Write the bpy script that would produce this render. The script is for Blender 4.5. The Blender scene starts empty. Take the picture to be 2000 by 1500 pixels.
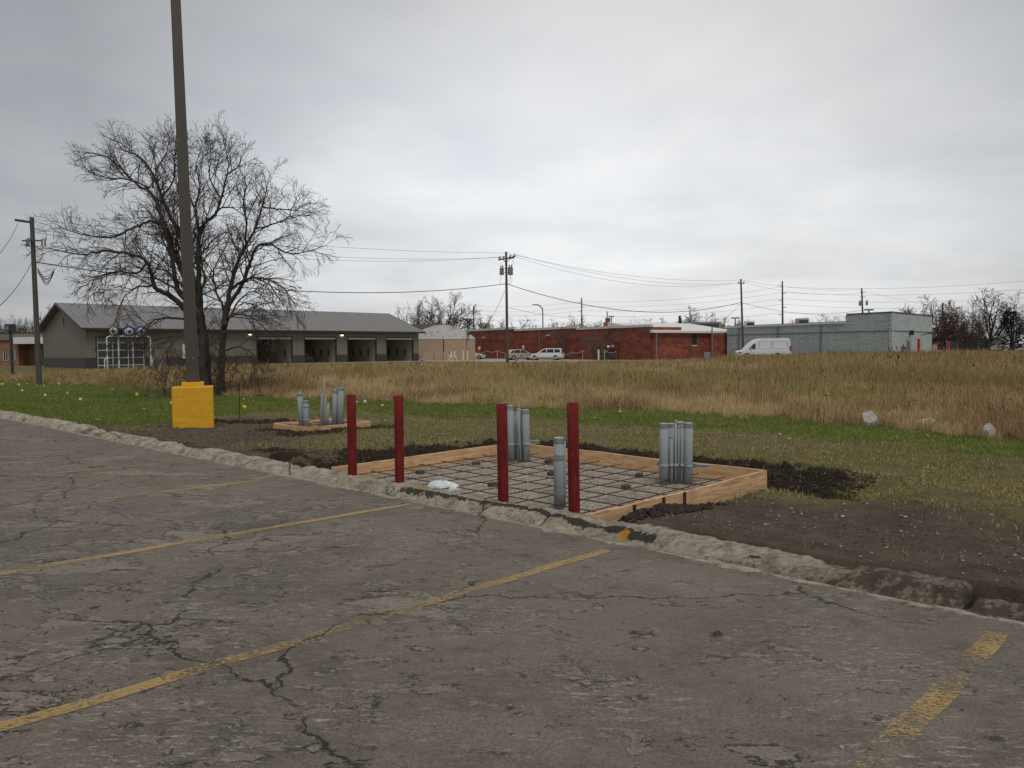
import bpy, math, random
import numpy as np
from math import radians as Rad, sin, cos, pi
from mathutils import Vector, Matrix

scene = bpy.context.scene
COL = scene.collection

# ------------------------------------------------------------------ camera
CAM_H = 1.56
PITCH, ROLL, FOC = Rad(2.6), Rad(-0.5), 1500.0
cam_data = bpy.data.cameras.new("camera")
cam_data.lens = 27.0
cam_data.sensor_width = 36.0
cam_data.clip_start = 0.05
cam_data.clip_end = 6000
cam = bpy.data.objects.new("camera", cam_data)
COL.objects.link(cam)
cam.matrix_world = Matrix.Translation((0, 0, CAM_H)) @ Matrix.Rotation(Rad(90) - PITCH, 4, 'X') @ Matrix.Rotation(ROLL, 4, 'Z')
scene.camera = cam

# ------------------------------------------------------------------ world, sun, exposure
SUN_EL, SUN_AZ = Rad(38), Rad(14)
world = bpy.data.worlds.new("World")
scene.world = world
world.use_nodes = True
wn, wl = world.node_tree.nodes, world.node_tree.links
wn.clear()
def W(t, **k):
    n = wn.new(t)
    for a, b in k.items():
        setattr(n, a, b)
    return n
out = W('ShaderNodeOutputWorld'); bg = W('ShaderNodeBackground')
sky = W('ShaderNodeTexSky', sky_type='NISHITA', sun_disc=False, sun_elevation=SUN_EL, sun_rotation=SUN_AZ,
        air_density=1.0, dust_density=3.0, ozone_density=1.0)
tc = W('ShaderNodeTexCoord'); sep = W('ShaderNodeSeparateXYZ')
wl.new(tc.outputs['Generated'], sep.inputs[0])
def WM(op, a, b=None, c=None, clamp=False):
    n = W('ShaderNodeMath', operation=op, use_clamp=clamp)
    for i, v in enumerate((a, b, c)):
        if v is None: continue
        if isinstance(v, (int, float)): n.inputs[i].default_value = v
        else: wl.new(v, n.inputs[i])
    return n.outputs[0]
zc = WM('MAXIMUM', sep.outputs[2], 0.0)
zd = WM('ADD', zc, 0.16)
cu = WM('DIVIDE', sep.outputs[0], zd); cv = WM('DIVIDE', sep.outputs[1], zd)
cmb = W('ShaderNodeCombineXYZ'); wl.new(cu, cmb.inputs[0]); wl.new(cv, cmb.inputs[1])
n1 = W('ShaderNodeTexNoise'); n1.inputs['Scale'].default_value = 0.75; n1.inputs['Detail'].default_value = 6; n1.inputs['Roughness'].default_value = 0.5
n1.inputs['Distortion'].default_value = 0.5
n2 = W('ShaderNodeTexNoise'); n2.inputs['Scale'].default_value = 2.3; n2.inputs['Detail'].default_value = 8; n2.inputs['Roughness'].default_value = 0.55
n2.inputs['Distortion'].default_value = 0.3
wl.new(cmb.outputs[0], n1.inputs['Vector']); wl.new(cmb.outputs[0], n2.inputs['Vector'])
s1 = WM('MULTIPLY_ADD', n1.outputs['Fac'], 0.80, -0.40)
s2 = WM('MULTIPLY_ADD', n2.outputs['Fac'], 0.24, -0.12)
cl = WM('ADD', s1, s2)
# overcast deck: brighter low down ahead, darkened overhead and to the sides for lens vignette
elr = W('ShaderNodeValToRGB'); wl.new(sep.outputs[2], elr.inputs[0])
cr = elr.color_ramp
cr.elements[0].position = 0.0; cr.elements[0].color = (0.56,) * 3 + (1,)
cr.elements[1].position = 1.0; cr.elements[1].color = (0.40,) * 3 + (1,)
for p_, v_ in ((0.06, 0.56), (0.20, 0.60), (0.36, 0.43), (0.50, 0.29)):
    e = cr.elements.new(p_); e.color = (v_,) * 3 + (1,)
ax = WM('ABSOLUTE', WM('SUBTRACT', sep.outputs[0], 0.10))
side = WM('MULTIPLY_ADD', WM('MULTIPLY', ax, ax), -1.5, 1.07)
side = WM('MAXIMUM', side, 0.60)
dens = WM('MULTIPLY', elr.outputs['Color'], side)
tot = WM('MULTIPLY', dens, WM('ADD', cl, 1.0))
tint = W('ShaderNodeMix', data_type='RGBA'); wl.new(WM('MULTIPLY_ADD', n2.outputs['Fac'], 1.4, -0.25, True), tint.inputs[0])
tint.inputs[6].default_value = (0.90, 0.965, 1.06, 1); tint.inputs[7].default_value = (0.985, 1.0, 1.0, 1)
vm = W('ShaderNodeVectorMath', operation='SCALE'); wl.new(tint.outputs[2], vm.inputs[0]); wl.new(WM('MULTIPLY', tot, 10.0), vm.inputs[3])
mx = W('ShaderNodeMix', data_type='RGBA'); mx.inputs[0].default_value = 0.93
wl.new(sky.outputs[0], mx.inputs[6]); wl.new(vm.outputs[0], mx.inputs[7])
wl.new(mx.outputs[2], bg.inputs[0]); bg.inputs[1].default_value = 0.1
wl.new(bg.outputs[0], out.inputs[0])

sun_d = bpy.data.lights.new("sun", 'SUN'); sun_d.energy = 1.15; sun_d.angle = Rad(25); sun_d.color = (1.0, 0.925, 0.81)
sun = bpy.data.objects.new("sun", sun_d); COL.objects.link(sun)
# direction of travel: from ahead-right/up towards the scene, very soft
sd = Vector((cos(SUN_EL) * sin(SUN_AZ), -cos(SUN_EL) * cos(SUN_AZ) * 0.9, sin(SUN_EL) + 0.5))
sun.rotation_euler = sd.to_track_quat('Z', 'Y').to_euler()
scene.view_settings.view_transform = 'Standard'
scene.view_settings.look = 'None'
scene.view_settings.exposure = 0.38
scene.view_settings.gamma = 1.0
scene.render.engine = 'CYCLES'
scene.cycles.max_bounces = 5

# ------------------------------------------------------------------ measuring helpers
_p, _r = PITCH, ROLL
FW = np.array([0, cos(_p), -sin(_p)]); UP0 = np.array([0, sin(_p), cos(_p)]); RT0 = np.array([1., 0, 0])
RT = RT0 * cos(_r) + UP0 * sin(_r); UPV = UP0 * cos(_r) - RT0 * sin(_r)
def ray(x, y): return FW + RT * ((x - 1000) / FOC) + UPV * ((750 - y) / FOC)
def PZ(x, y, z):
    d = ray(x, y); t = (z - CAM_H) / d[2]; return np.array([0, 0, CAM_H]) + d * t
def PD(x, y, D):
    d = ray(x, y); return np.array([0, 0, CAM_H]) + d * (D / d[1])
def proj(P):
    v = P - np.array([0, 0, CAM_H]); k = np.maximum(v @ FW, 1e-3)
    return 1000 + FOC * (v @ RT) / k, 750 - FOC * (v @ UPV) / k
def lot_z(x, y): return -(0.0071 * x + 0.0162 * y)
def PL(x, y, h=0.0):
    d = ray(x, y); t = -(CAM_H - h) / (d[2] + .0071 * d[0] + .0162 * d[1]); return d * t + np.array([0, 0, CAM_H])
def sstep(a, b, x):
    t = np.clip((x - a) / (b - a), 0, 1); return t * t * (3 - 2 * t)

# numpy value noise
def _hash(ix, iy, s):
    h = (ix.astype(np.int64) * 374761393 + iy.astype(np.int64) * 668265263 + s * 974711) & 0xffffffff
    h = ((h ^ (h >> 13)) * 1274126177) & 0xffffffff
    return ((h ^ (h >> 16)) & 0xffff) / 65535.0
def vnoise(x, y, s=0):
    ix, iy = np.floor(x), np.floor(y); fx, fy = x - ix, y - iy
    fx = fx * fx * (3 - 2 * fx); fy = fy * fy * (3 - 2 * fy)
    a = _hash(ix, iy, s); b = _hash(ix + 1, iy, s); c = _hash(ix, iy + 1, s); d = _hash(ix + 1, iy + 1, s)
    return (a * (1 - fx) + b * fx) * (1 - fy) + (c * (1 - fx) + d * fx) * fy
def fbm(x, y, o=4, s=0):
    v = 0; a = .5; t = 0
    for i in range(o):
        v = v + a * vnoise(x, y, s + i * 17); t += a; a *= .5; x = x * 2.03 + 11.3; y = y * 2.03 + 5.7
    return v / t

# ------------------------------------------------------------------ object helpers
def tag(o, label=None, cat=None, group=None, kind=None):
    if label: o['label'] = label
    if cat: o['category'] = cat
    if group: o['group'] = group
    if kind: o['kind'] = kind
    return o
def empty(name, loc, rz=0.0, label=None, cat=None, group=None):
    o = bpy.data.objects.new(name, None); COL.objects.link(o)
    o.location = [float(v) for v in loc]; o.rotation_euler = (0, 0, rz); o.empty_display_size = 0.2
    return tag(o, label, cat, group)
def copy_tree(o, parent=None):
    c = o.copy(); COL.objects.link(c); c.parent = parent
    for ch in [k for k in bpy.data.objects if k.parent == o]:
        copy_tree(ch, c)
    return c

class MB:
    def __init__(self, off=(0, 0, 0)):
        self.v = []; self.f = []; self.off = np.array(off, float)
    def add(self, vs, fs):
        n = len(self.v); self.v.extend([tuple(map(float, p)) for p in vs]); self.f.extend([tuple(i + n for i in q) for q in fs]); return self
    def box(self, x0, x1, y0, y1, z0, z1):
        x0, x1 = min(x0, x1), max(x0, x1); y0, y1 = min(y0, y1), max(y0, y1); z0, z1 = min(z0, z1), max(z0, z1)
        return self.add([(x0, y0, z0), (x1, y0, z0), (x1, y1, z0), (x0, y1, z0), (x0, y0, z1), (x1, y0, z1), (x1, y1, z1), (x0, y1, z1)],
                 [(0, 3, 2, 1), (4, 5, 6, 7), (0, 1, 5, 4), (1, 2, 6, 5), (2, 3, 7, 6), (3, 0, 4, 7)])
    def cbox(self, c, dx, dy, sx, sy, sz, up=(0, 0, 1)):
        """box centred at c with axes dx, dy, up"""
        c = np.array(c, float); ax = np.array(dx, float); ay = np.array(dy, float); az = np.array(up, float)
        P = [c + ax * sx * i / 2 + ay * sy * j / 2 + az * sz * k / 2 for k in (-1, 1) for j in (-1, 1) for i in (-1, 1)]
        return self.add(P, [(0, 2, 3, 1), (4, 5, 7, 6), (0, 1, 5, 4), (1, 3, 7, 5), (3, 2, 6, 7), (2, 0, 4, 6)])
    def tube(self, pts, rad, n=8, caps=True):
        pts = np.array(pts, float); m = len(pts)
        rad = np.full(m, rad, float) if np.isscalar(rad) else np.array(rad, float)
        t = np.zeros_like(pts); t[1:-1] = pts[2:] - pts[:-2]; t[0] = pts[1] - pts[0]; t[-1] = pts[-1] - pts[-2]
        t /= (np.linalg.norm(t, axis=1)[:, None] + 1e-12)
        mt = t.mean(0); ref = np.array([0, 0, 1.]) if abs(mt[2]) < .8 * np.linalg.norm(mt) + 1e-9 else np.array([1., 0, 0])
        a = np.cross(t, ref); a /= (np.linalg.norm(a, axis=1)[:, None] + 1e-12); b = np.cross(t, a)
        ang = np.arange(n) * 2 * pi / n
        V = pts[:, None, :] + rad[:, None, None] * (np.cos(ang)[None, :, None] * a[:, None, :] + np.sin(ang)[None, :, None] * b[:, None, :])
        base = len(self.v); self.v.extend(map(tuple, V.reshape(-1, 3).tolist()))
        for i in range(m - 1):
            for j in range(n):
                k = (j + 1) % n
                self.f.append((base + i * n + j, base + i * n + k, base + (i + 1) * n + k, base + (i + 1) * n + j))
        if caps:
            self.f.append(tuple(base + j for j in range(n))[::-1]); self.f.append(tuple(base + (m - 1) * n + j for j in range(n)))
        return self
    def cyl(self, x, y, z0, z1, r, n=20, r1=None):
        return self.tube([(x, y, z0), (x, y, z1)], [r, r if r1 is None else r1], n)
    def prism(self, poly, axis_o, du, dv, dw, w0, w1):
        """extrude 2-D polygon (u,v) along dw from w0 to w1"""
        o, du, dv, dw = (np.array(k, float) for k in (axis_o, du, dv, dw)); n = len(poly)
        A = [o + du * u + dv * v + dw * w0 for u, v in poly]; B = [o + du * u + dv * v + dw * w1 for u, v in poly]
        return self.add(A + B, [tuple(range(n))[::-1], tuple(range(n, 2 * n))] + [(i, (i + 1) % n, n + (i + 1) % n, n + i) for i in range(n)])
    def build(self, name, mat, parent=None, smooth=False, bevel=0, kind=None):
        me = bpy.data.meshes.new(name)
        v = np.array(self.v, float) - self.off if len(self.v) else np.zeros((0, 3))
        me.from_pydata([tuple(p) for p in v.tolist()], [], self.f); me.update()
        me.materials.append(mat)
        if smooth: me.polygons.foreach_set('use_smooth', [True] * len(me.polygons))
        o = bpy.data.objects.new(name, me); COL.objects.link(o); o.parent = parent
        if bevel:
            b = o.modifiers.new('bevel', 'BEVEL'); b.width = bevel; b.segments = 2; b.limit_method = 'ANGLE'
        if kind: o['kind'] = kind
        return o
def np_mesh(name, V, F, mat, colors=None, smooth=False, parent=None):
    me = bpy.data.meshes.new(name); nv = len(V)
    me.vertices.add(nv); me.vertices.foreach_set('co', np.ascontiguousarray(V, dtype=np.float32).ravel())
    k = F.shape[1]; nf = len(F)
    me.loops.add(nf * k); me.loops.foreach_set('vertex_index', np.ascontiguousarray(F, dtype=np.int32).ravel())
    me.polygons.add(nf); me.polygons.foreach_set('loop_start', np.arange(0, nf * k, k, dtype=np.int32))
    try: me.polygons.foreach_set('loop_total', np.full(nf, k, dtype=np.int32))
    except Exception: pass
    me.update(calc_edges=True)
    if colors is not None:
        for nm, c in colors.items():
            a = me.color_attributes.new(nm, 'FLOAT_COLOR', 'POINT')
            c4 = np.ones((nv, 4), np.float32); c4[:, :c.shape[1]] = c; a.data.foreach_set('color', c4.ravel())
    me.materials.append(mat)
    if smooth: me.polygons.foreach_set('use_smooth', np.ones(nf, bool))
    o = bpy.data.objects.new(name, me); COL.objects.link(o); o.parent = parent
    return o

# ------------------------------------------------------------------ materials
class NT:
    def __init__(self, name):
        self.m = bpy.data.materials.new(name); self.m.use_nodes = True
        self.t = self.m.node_tree; self.t.nodes.clear()
        self.out = self.n('ShaderNodeOutputMaterial'); self.b = self.n('ShaderNodeBsdfPrincipled')
        self.l(self.b.outputs[0], self.out.inputs[0])
        self.co = self.n('ShaderNodeTexCoord').outputs['Object']
    def n(self, t, **k):
        x = self.t.nodes.new(t)
        for a, b in k.items(): setattr(x, a, b)
        return x
    def l(self, a, b): self.t.links.new(a, b)
    def s(self, sock, v):
        if isinstance(v, (int, float)): sock.default_value = v
        elif isinstance(v, (tuple, list)): sock.default_value = tuple(v) + ((1,) if len(v) == 3 and len(sock.default_value) == 4 else ())
        else: self.l(v, sock)
    def math(self, op, a, b=0.0, c=0.0, clamp=False):
        x = self.n('ShaderNodeMath', operation=op, use_clamp=clamp)
        for i, v in enumerate((a, b, c)): self.s(x.inputs[i], v)
        return x.outputs[0]
    def mapping(self, sc=(1, 1, 1), rot=(0, 0, 0), src=None, loc=(0, 0, 0)):
        x = self.n('ShaderNodeMapping'); x.inputs['Scale'].default_value = sc; x.inputs['Rotation'].default_value = rot; x.inputs['Location'].default_value = loc
        self.l(src or self.co, x.inputs['Vector']); return x.outputs[0]
    def noise(self, scale, detail=4, rough=.55, dist=0.0, vec=None):
        x = self.n('ShaderNodeTexNoise'); x.inputs['Scale'].default_value = scale; x.inputs['Detail'].default_value = detail
        x.inputs['Roughness'].default_value = rough; x.inputs['Distortion'].default_value = dist
        self.l(vec or self.co, x.inputs['Vector']); return x.outputs['Fac']
    def vor(self, scale, feat='F1', vec=None, outp='Distance', rnd=1.0):
        x = self.n('ShaderNodeTexVoronoi', feature=feat); x.inputs['Scale'].default_value = scale; x.inputs['Randomness'].default_value = rnd
        self.l(vec or self.co, x.inputs['Vector']); return x.outputs[outp]
    def ramp(self, fac, a, b, va=0.0, vb=1.0):
        x = self.n('ShaderNodeMapRange', interpolation_type='SMOOTHSTEP'); self.s(x.inputs[0], fac)
        for i, v in enumerate((a, b, va, vb)): x.inputs[i + 1].default_value = v
        return x.outputs[0]
    def mix(self, f, a, b, mode='MIX'):
        x = self.n('ShaderNodeMix', data_type='RGBA', blend_type=mode); self.s(x.inputs[0], f); self.s(x.inputs[6], a); self.s(x.inputs[7], b); return x.outputs[2]
    def bump(self, h, strength=.5, dist=.01, prev=None):
        x = self.n('ShaderNodeBump'); x.inputs['Strength'].default_value = strength; x.inputs['Distance'].default_value = dist
        self.l(h, x.inputs['Height'])
        if prev is not None: self.l(prev, x.inputs['Normal'])
        return x.outputs[0]
    def attr(self, nm):
        x = self.n('ShaderNodeAttribute'); x.attribute_name = nm; return x.outputs['Color']
    def fin(self, col, rough=.8, normal=None, metal=0.0, spec=None):
        self.s(self.b.inputs['Base Color'], col); self.s(self.b.inputs['Roughness'], rough); self.b.inputs['Metallic'].default_value = metal
        if spec is not None: self.b.inputs['Specular IOR Level'].default_value = spec
        if normal is not None: self.l(normal, self.b.inputs['Normal'])
        return self.m

def simple(name, col, rough=.7, var=.25, scale=3.0, metal=0.0, bump=0.0, bscale=40.0, spec=None):
    t = NT(name); c2 = tuple(max(0, k * (1 - var)) for k in col); c3 = tuple(min(1, k * (1 + var * .6)) for k in col)
    f = t.ramp(t.noise(scale, 6, .65), .3, .7)
    c = t.mix(f, c2, c3)
    nb = t.bump(t.noise(bscale, 4, .6), bump, .01) if bump else None
    return t.fin(c, rough, nb, metal, spec)
def emis(name, col, st):
    t = NT(name); t.s(t.b.inputs['Base Color'], col); t.s(t.b.inputs['Emission Color'], col); t.b.inputs['Emission Strength'].default_value = st; return t.m

M = {}
def mat_asphalt():
    t = NT('asphalt'); co = t.co
    aniso = t.mapping((.8, 1.25, 1), (0, 0, Rad(20)))
    big = t.noise(.28, 4, .55, .2); mid = t.noise(1.3, 9, .66, .25, aniso)
    fine = t.noise(11, 9, .74, .15, aniso); grain = t.noise(75, 5, .75); grit = t.noise(240, 2, .6)
    sx = t.n('ShaderNodeSeparateXYZ'); t.l(co, sx.inputs[0])
    c = t.mix(t.ramp(big, .35, .65), (.080, .067, .054), (.134, .114, .092))
    c = t.mix(t.math('MULTIPLY', t.ramp(t.noise(.75, 6, .6, .5, t.mapping(loc=(4, 9, 0))), .48, .60), .5), c, (.195, .168, .136))
    c = t.mix(t.math('MULTIPLY', t.ramp(t.noise(.5, 5, .6, .4, t.mapping(loc=(14, 3, 0))), .54, .66), .5), c, (.052, .044, .037))
    c = t.mix(t.math('MULTIPLY', t.ramp(mid, .38, .62), .6), c, (.166, .145, .121))
    c = t.mix(t.math('MULTIPLY', t.ramp(fine, .40, .66), .60), c, (.190, .167, .141))
    c = t.mix(t.math('MULTIPLY', t.ramp(fine, .42, .28), .55), c, (.055, .045, .036))
    def flakes(scale, thr, seed, leftk, col, amt, ew, em):
        w = t.noise(scale, 12, .64, .35, t.mapping((.85, 1.3, 1), (0, 0, Rad(14)), loc=(seed, seed * 2, 0)))
        w = t.math('ADD', w, t.math('MULTIPLY', t.ramp(sx.outputs[0], 2.0, -4.0), leftk))
        p = t.ramp(w, thr, thr + .010)
        k = t.ramp(t.noise(scale * 1.7, 3, .5, 0, t.mapping(loc=(seed + 5, 1, 0))), .50, .60)
        e = t.math('MULTIPLY', t.math('MULTIPLY', t.ramp(w, thr - ew, thr - ew * .4), t.ramp(w, thr + ew * .6, thr)), k)
        return p, t.math('MULTIPLY', e, em), col, amt
    p1, e1, _, _ = flakes(.95, .625, 3.1, .075, None, 1, .008, .95)
    p2, e2, _, _ = flakes(2.6, .615, 7.7, .045, None, 1, .012, .85)
    p3, e3, _, _ = flakes(6.5, .605, 1.3, .030, None, 1, .020, .7)
    tx = t.ramp(t.noise(16, 7, .75), .30, .62, .25, .9)
    c = t.mix(t.math('MULTIPLY', p1, t.math('MULTIPLY', tx, .75)), c, (.245, .212, .172))
    c = t.mix(t.math('MULTIPLY', p2, t.math('MULTIPLY', tx, .65)), c, (.245, .210, .170))
    c = t.mix(t.math('MULTIPLY', p3, .45), c, (.250, .222, .186))
    sc = t.ramp(t.noise(26, 9, .8, .3, t.mapping((.45, 1.6, 1), (0, 0, Rad(24)))), .535, .62)
    sc = t.math('MULTIPLY', sc, t.ramp(t.noise(.8, 5, .6, .2), .44, .60))
    c = t.mix(t.math('MULTIPLY', sc, .8), c, (.40, .37, .33))
    sr = t.math('MULTIPLY', t.ramp(t.noise(9, 4, .5, .1, t.mapping((.12, 3.2, 1), (0, 0, Rad(-28)))), .66, .69), t.ramp(t.noise(2.2, 3, .5), .53, .60))
    c = t.mix(t.math('MULTIPLY', sr, .18), c, (.42, .39, .35))
    # cement residue along the foot of the kerb
    ks = t.math('ADD', t.math('MULTIPLY', sx.outputs[0], .7004), t.math('MULTIPLY_ADD', sx.outputs[1], .7138, -(.71 * .7004 + 6.75 * .7138)))
    kr = t.ramp(t.math('ADD', ks, t.math('MULTIPLY_ADD', t.noise(4, 9, .75, .3), .5, -.25)), -.085, -.03)
    c = t.mix(t.math('MULTIPLY', kr, t.math('MULTIPLY', tx, .95)), c, (.40, .36, .29))
    # long cracks
    cv = t.n('ShaderNodeVectorMath', operation='ADD'); nz = t.n('ShaderNodeTexNoise'); nz.inputs['Scale'].default_value = 1.6; nz.inputs['Detail'].default_value = 9; nz.inputs['Roughness'].default_value = .62
    t.l(co, nz.inputs['Vector']); s3 = t.n('ShaderNodeVectorMath', operation='SCALE'); t.l(nz.outputs['Color'], s3.inputs[0]); s3.inputs[3].default_value = .6
    t.l(co, cv.inputs[0]); t.l(s3.outputs[0], cv.inputs[1])
    ck = t.vor(.33, 'DISTANCE_TO_EDGE', cv.outputs[0])
    crack = t.math('MULTIPLY', t.ramp(ck, .0036, .0012), t.ramp(t.noise(.9, 4, .6), .42, .50))
    dirt = t.math('MAXIMUM', t.math('MAXIMUM', e1, e2), t.math('MAXIMUM', e3, crack))
    c = t.mix(t.math('MULTIPLY', dirt, .88), c, (.022, .019, .016))
    gm = t.ramp(grain, .28, .72)
    c = t.mix(gm, t.mix(1, c, (.62, .62, .62), 'MULTIPLY'), t.mix(1, c, (1.38, 1.38, 1.36), 'MULTIPLY'))
    c = t.mix(t.ramp(grit, .3, .7), t.mix(1, c, (.80, .80, .80), 'MULTIPLY'), t.mix(1, c, (1.2, 1.2, 1.2), 'MULTIPLY'))
    st = t.math('MULTIPLY', t.ramp(t.vor(48), .12, .06), t.ramp(t.noise(37, 2), .62, .68)); c = t.mix(t.math('MULTIPLY', st, .6), c, (.52, .50, .46))
    h = t.math('MULTIPLY', p1, -1.0); h = t.math('MULTIPLY_ADD', p2, -.6, h); h = t.math('MULTIPLY_ADD', p3, -.3, h); h = t.math('MULTIPLY_ADD', dirt, -1.3, h)
    h = t.math('MULTIPLY_ADD', fine, 1.0, h); h = t.math('MULTIPLY_ADD', mid, 1.2, h)
    nb = t.bump(h, 1.0, .010); nb = t.bump(grain, .6, .005, nb)
    return t.fin(c, t.ramp(fine, .3, .7, .66, .9), nb, 0, .3)
M['asphalt'] = mat_asphalt()
def mat_paint_line():
    t = NT('worn_line_paint'); co = t.co
    w = t.noise(48, 9, .82, .25, t.mapping((.8, 1.3, 1), (0, 0, Rad(12))))
    big = t.noise(1.4, 4, .6)
    thr = t.math('MULTIPLY_ADD', big, .55, -.275)
    wear = t.n('ShaderNodeAttribute'); wear.attribute_name = 'wear'
    f = t.math('ADD', t.math('ADD', w, thr), t.math('MULTIPLY', wear.outputs['Fac'], -.17))
    a = t.ramp(f, .395, .44)
    c = t.mix(t.noise(60, 4, .7), (.31, .20, .07), (.56, .39, .16))
    t.fin(c, .75, t.bump(w, .5, .004))
    tr = t.n('ShaderNodeBsdfTransparent'); ms = t.n('ShaderNodeMixShader'); t.l(t.math('MULTIPLY', a, .80), ms.inputs[0]); t.l(tr.outputs[0], ms.inputs[1]); t.l(t.b.outputs[0], ms.inputs[2]); t.l(ms.outputs[0], t.out.inputs[0])
    return t.m
M['line'] = mat_paint_line()
def mat_curb():
    t = NT('old_concrete_curb'); co = t.co
    alg = t.mapping((.35, 1.5, 1.6), (0, 0, Rad(44.5)))
    n = t.noise(4.5, 10, .74, .5); st = t.noise(16, 9, .78, .3, alg); f = t.noise(55, 8, .8, .2); sc_ = t.vor(26, 'F1')
    c = t.mix(t.ramp(n, .36, .62), (.25, .215, .165), (.48, .43, .345))
    c = t.mix(t.math('MULTIPLY', t.ramp(st, .45, .64), .75), c, (.60, .555, .455))
    c = t.mix(t.math('MULTIPLY', t.ramp(st, .47, .36), .8), c, (.12, .10, .078)); c = t.mix(t.math('MULTIPLY', t.ramp(t.noise(2.6, 9, .75, .4), .50, .60), .6), c, (.17, .145, .115))
    c = t.mix(t.math('MULTIPLY', t.ramp(f, .52, .68), .5), c, (.62, .58, .49))
    c = t.mix(t.math('MULTIPLY', t.ramp(f, .44, .30), .6), c, (.10, .083, .064))
    sp = t.n('ShaderNodeSeparateColor'); t.l(t.attr('tar'), sp.inputs[0])
    tar = t.ramp(t.math('ADD', sp.outputs[0], t.math('MULTIPLY_ADD', t.noise(11, 9, .72, .4), 2.2, -1.1)), .50, .54)
    c = t.mix(t.math('MULTIPLY', tar, .93), c, (.048, .042, .037))
    c = t.mix(t.math('MULTIPLY', t.ramp(t.math('ADD', sp.outputs[1], t.math('MULTIPLY_ADD', f, 1.2, -.6)), .45, .58), .9), c, (.62, .33, .03))
    dn = t.math('ADD', t.math('MULTIPLY_ADD', n, 1.5, -.75), t.math('MULTIPLY_ADD', st, 1.0, -.5))
    c = t.mix(t.math('MULTIPLY', t.ramp(t.math('ADD', sp.outputs[2], dn), .42, .60), .92), c, (.082, .064, .047))
    cvx = t.vor(.22, 'DISTANCE_TO_EDGE', t.mapping((1, 1, .2)))
    c = t.mix(t.math('MULTIPLY', t.ramp(cvx, .0028, .001), .8), c, (.04, .035, .03))
    nb = t.bump(t.math('ADD', t.math('ADD', n, st), t.math('MULTIPLY', tar, .3)), 1.0, .035); nb = t.bump(f, .9, .012, nb)
    return t.fin(c, .92, nb, 0, .15)
M['curb'] = mat_curb()
def mat_ground():
    t = NT('ground_soil_and_turf'); co = t.co
    z = t.attr('zone'); sp = t.n('ShaderNodeSeparateColor'); t.l(z, sp.inputs[0]); lawn, straw, top = sp.outputs[0], sp.outputs[1], sp.outputs[2]
    n = t.noise(2.2, 8, .7, .4); f = t.noise(30, 8, .75, .3); g = t.noise(120, 4, .7)
    soil = t.mix(t.ramp(n, .3, .7), (.062, .050, .036), (.130, .107, .078))
    soil = t.mix(t.math('MULTIPLY', t.ramp(f, .45, .7), .55), soil, (.140, .115, .086))
    peb = t.math('MULTIPLY', t.ramp(t.vor(70), .22, .12), t.ramp(t.noise(85, 2), .56, .64))
    soil = t.mix(t.math('MULTIPLY', peb, .75), soil, (.36, .34, .30))
    tops = t.mix(f, (.010, .007, .005), (.055, .040, .029))
    grn = t.mix(t.ramp(n, .3, .7), (.055, .080, .014), (.115, .135, .030))
    grn = t.mix(t.ramp(f, .5, .75), grn, (.12, .13, .04))
    st = t.mix(t.ramp(f, .35, .65), (.085, .073, .034), (.23, .19, .09))
    st = t.mix(t.math('MULTIPLY', t.ramp(n, .42, .62), .5), st, (.07, .08, .025))
    def edge(s, k=.9): return t.ramp(t.math('ADD', s, t.math('ADD', t.math('MULTIPLY_ADD', n, k, -k / 2), t.math('MULTIPLY_ADD', f, k, -k / 2))), .42, .60)
    c = t.mix(edge(straw), soil, st); c = t.mix(edge(lawn), c, grn); c = t.mix(edge(top, .6), c, tops)
    c = t.mix(g, t.mix(1, c, (.6, .6, .6), 'MULTIPLY'), t.mix(1, c, (1.4, 1.4, 1.4), 'MULTIPLY'))
    nb = t.bump(f, 1.0, .03); nb = t.bump(g, .6, .008, nb)
    return t.fin(c, .95, nb, 0, .15)
M['ground'] = mat_ground()
def mat_gravel():
    t = NT('compacted_gravel'); v = t.vor(60, outp='Color'); d = t.vor(60)
    s = t.n('ShaderNodeSeparateColor'); t.l(v, s.inputs[0])
    c = t.mix(s.outputs[0], (.22, .20, .165), (.58, .535, .45)); c = t.mix(t.ramp(d, .50, .85), c, (.10, .09, .075))
    c = t.mix(t.math('MULTIPLY', t.ramp(t.noise(3, 6, .7), .45, .65), .5), c, (.13, .115, .09))
    return t.fin(c, .95, t.bump(d, 1.0, .012), 0, .2)
M['gravel'] = mat_gravel()
def mat_wood():
    t = NT('new_pine_board'); p = t.mapping((1.2, 1.2, 14)); w = t.noise(1.6, 6, .6, 1.6, p)
    g = t.noise(9, 5, .6, .5, t.mapping((.5, .5, 12)))
    c = t.mix(t.ramp(w, .32, .66), (.50, .285, .14), (.72, .49, .285)); c = t.mix(t.math('MULTIPLY', t.ramp(g, .5, .7), .35), c, (.34, .18, .085))
    c = t.mix(t.math('MULTIPLY', t.ramp(t.noise(3, 7, .7, .3, t.mapping((1, 1, 2))), .52, .66), .45), c, (.28, .16, .085))
    k = t.vor(2.6, vec=t.mapping((1.1, 1.1, 2.4)))
    c = t.mix(t.math('MULTIPLY', t.ramp(k, .075, .03), .8), c, (.13, .055, .022))
    return t.fin(c, .75, t.bump(g, .3, .004), 0, .25)
M['wood'] = mat_wood()
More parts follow.
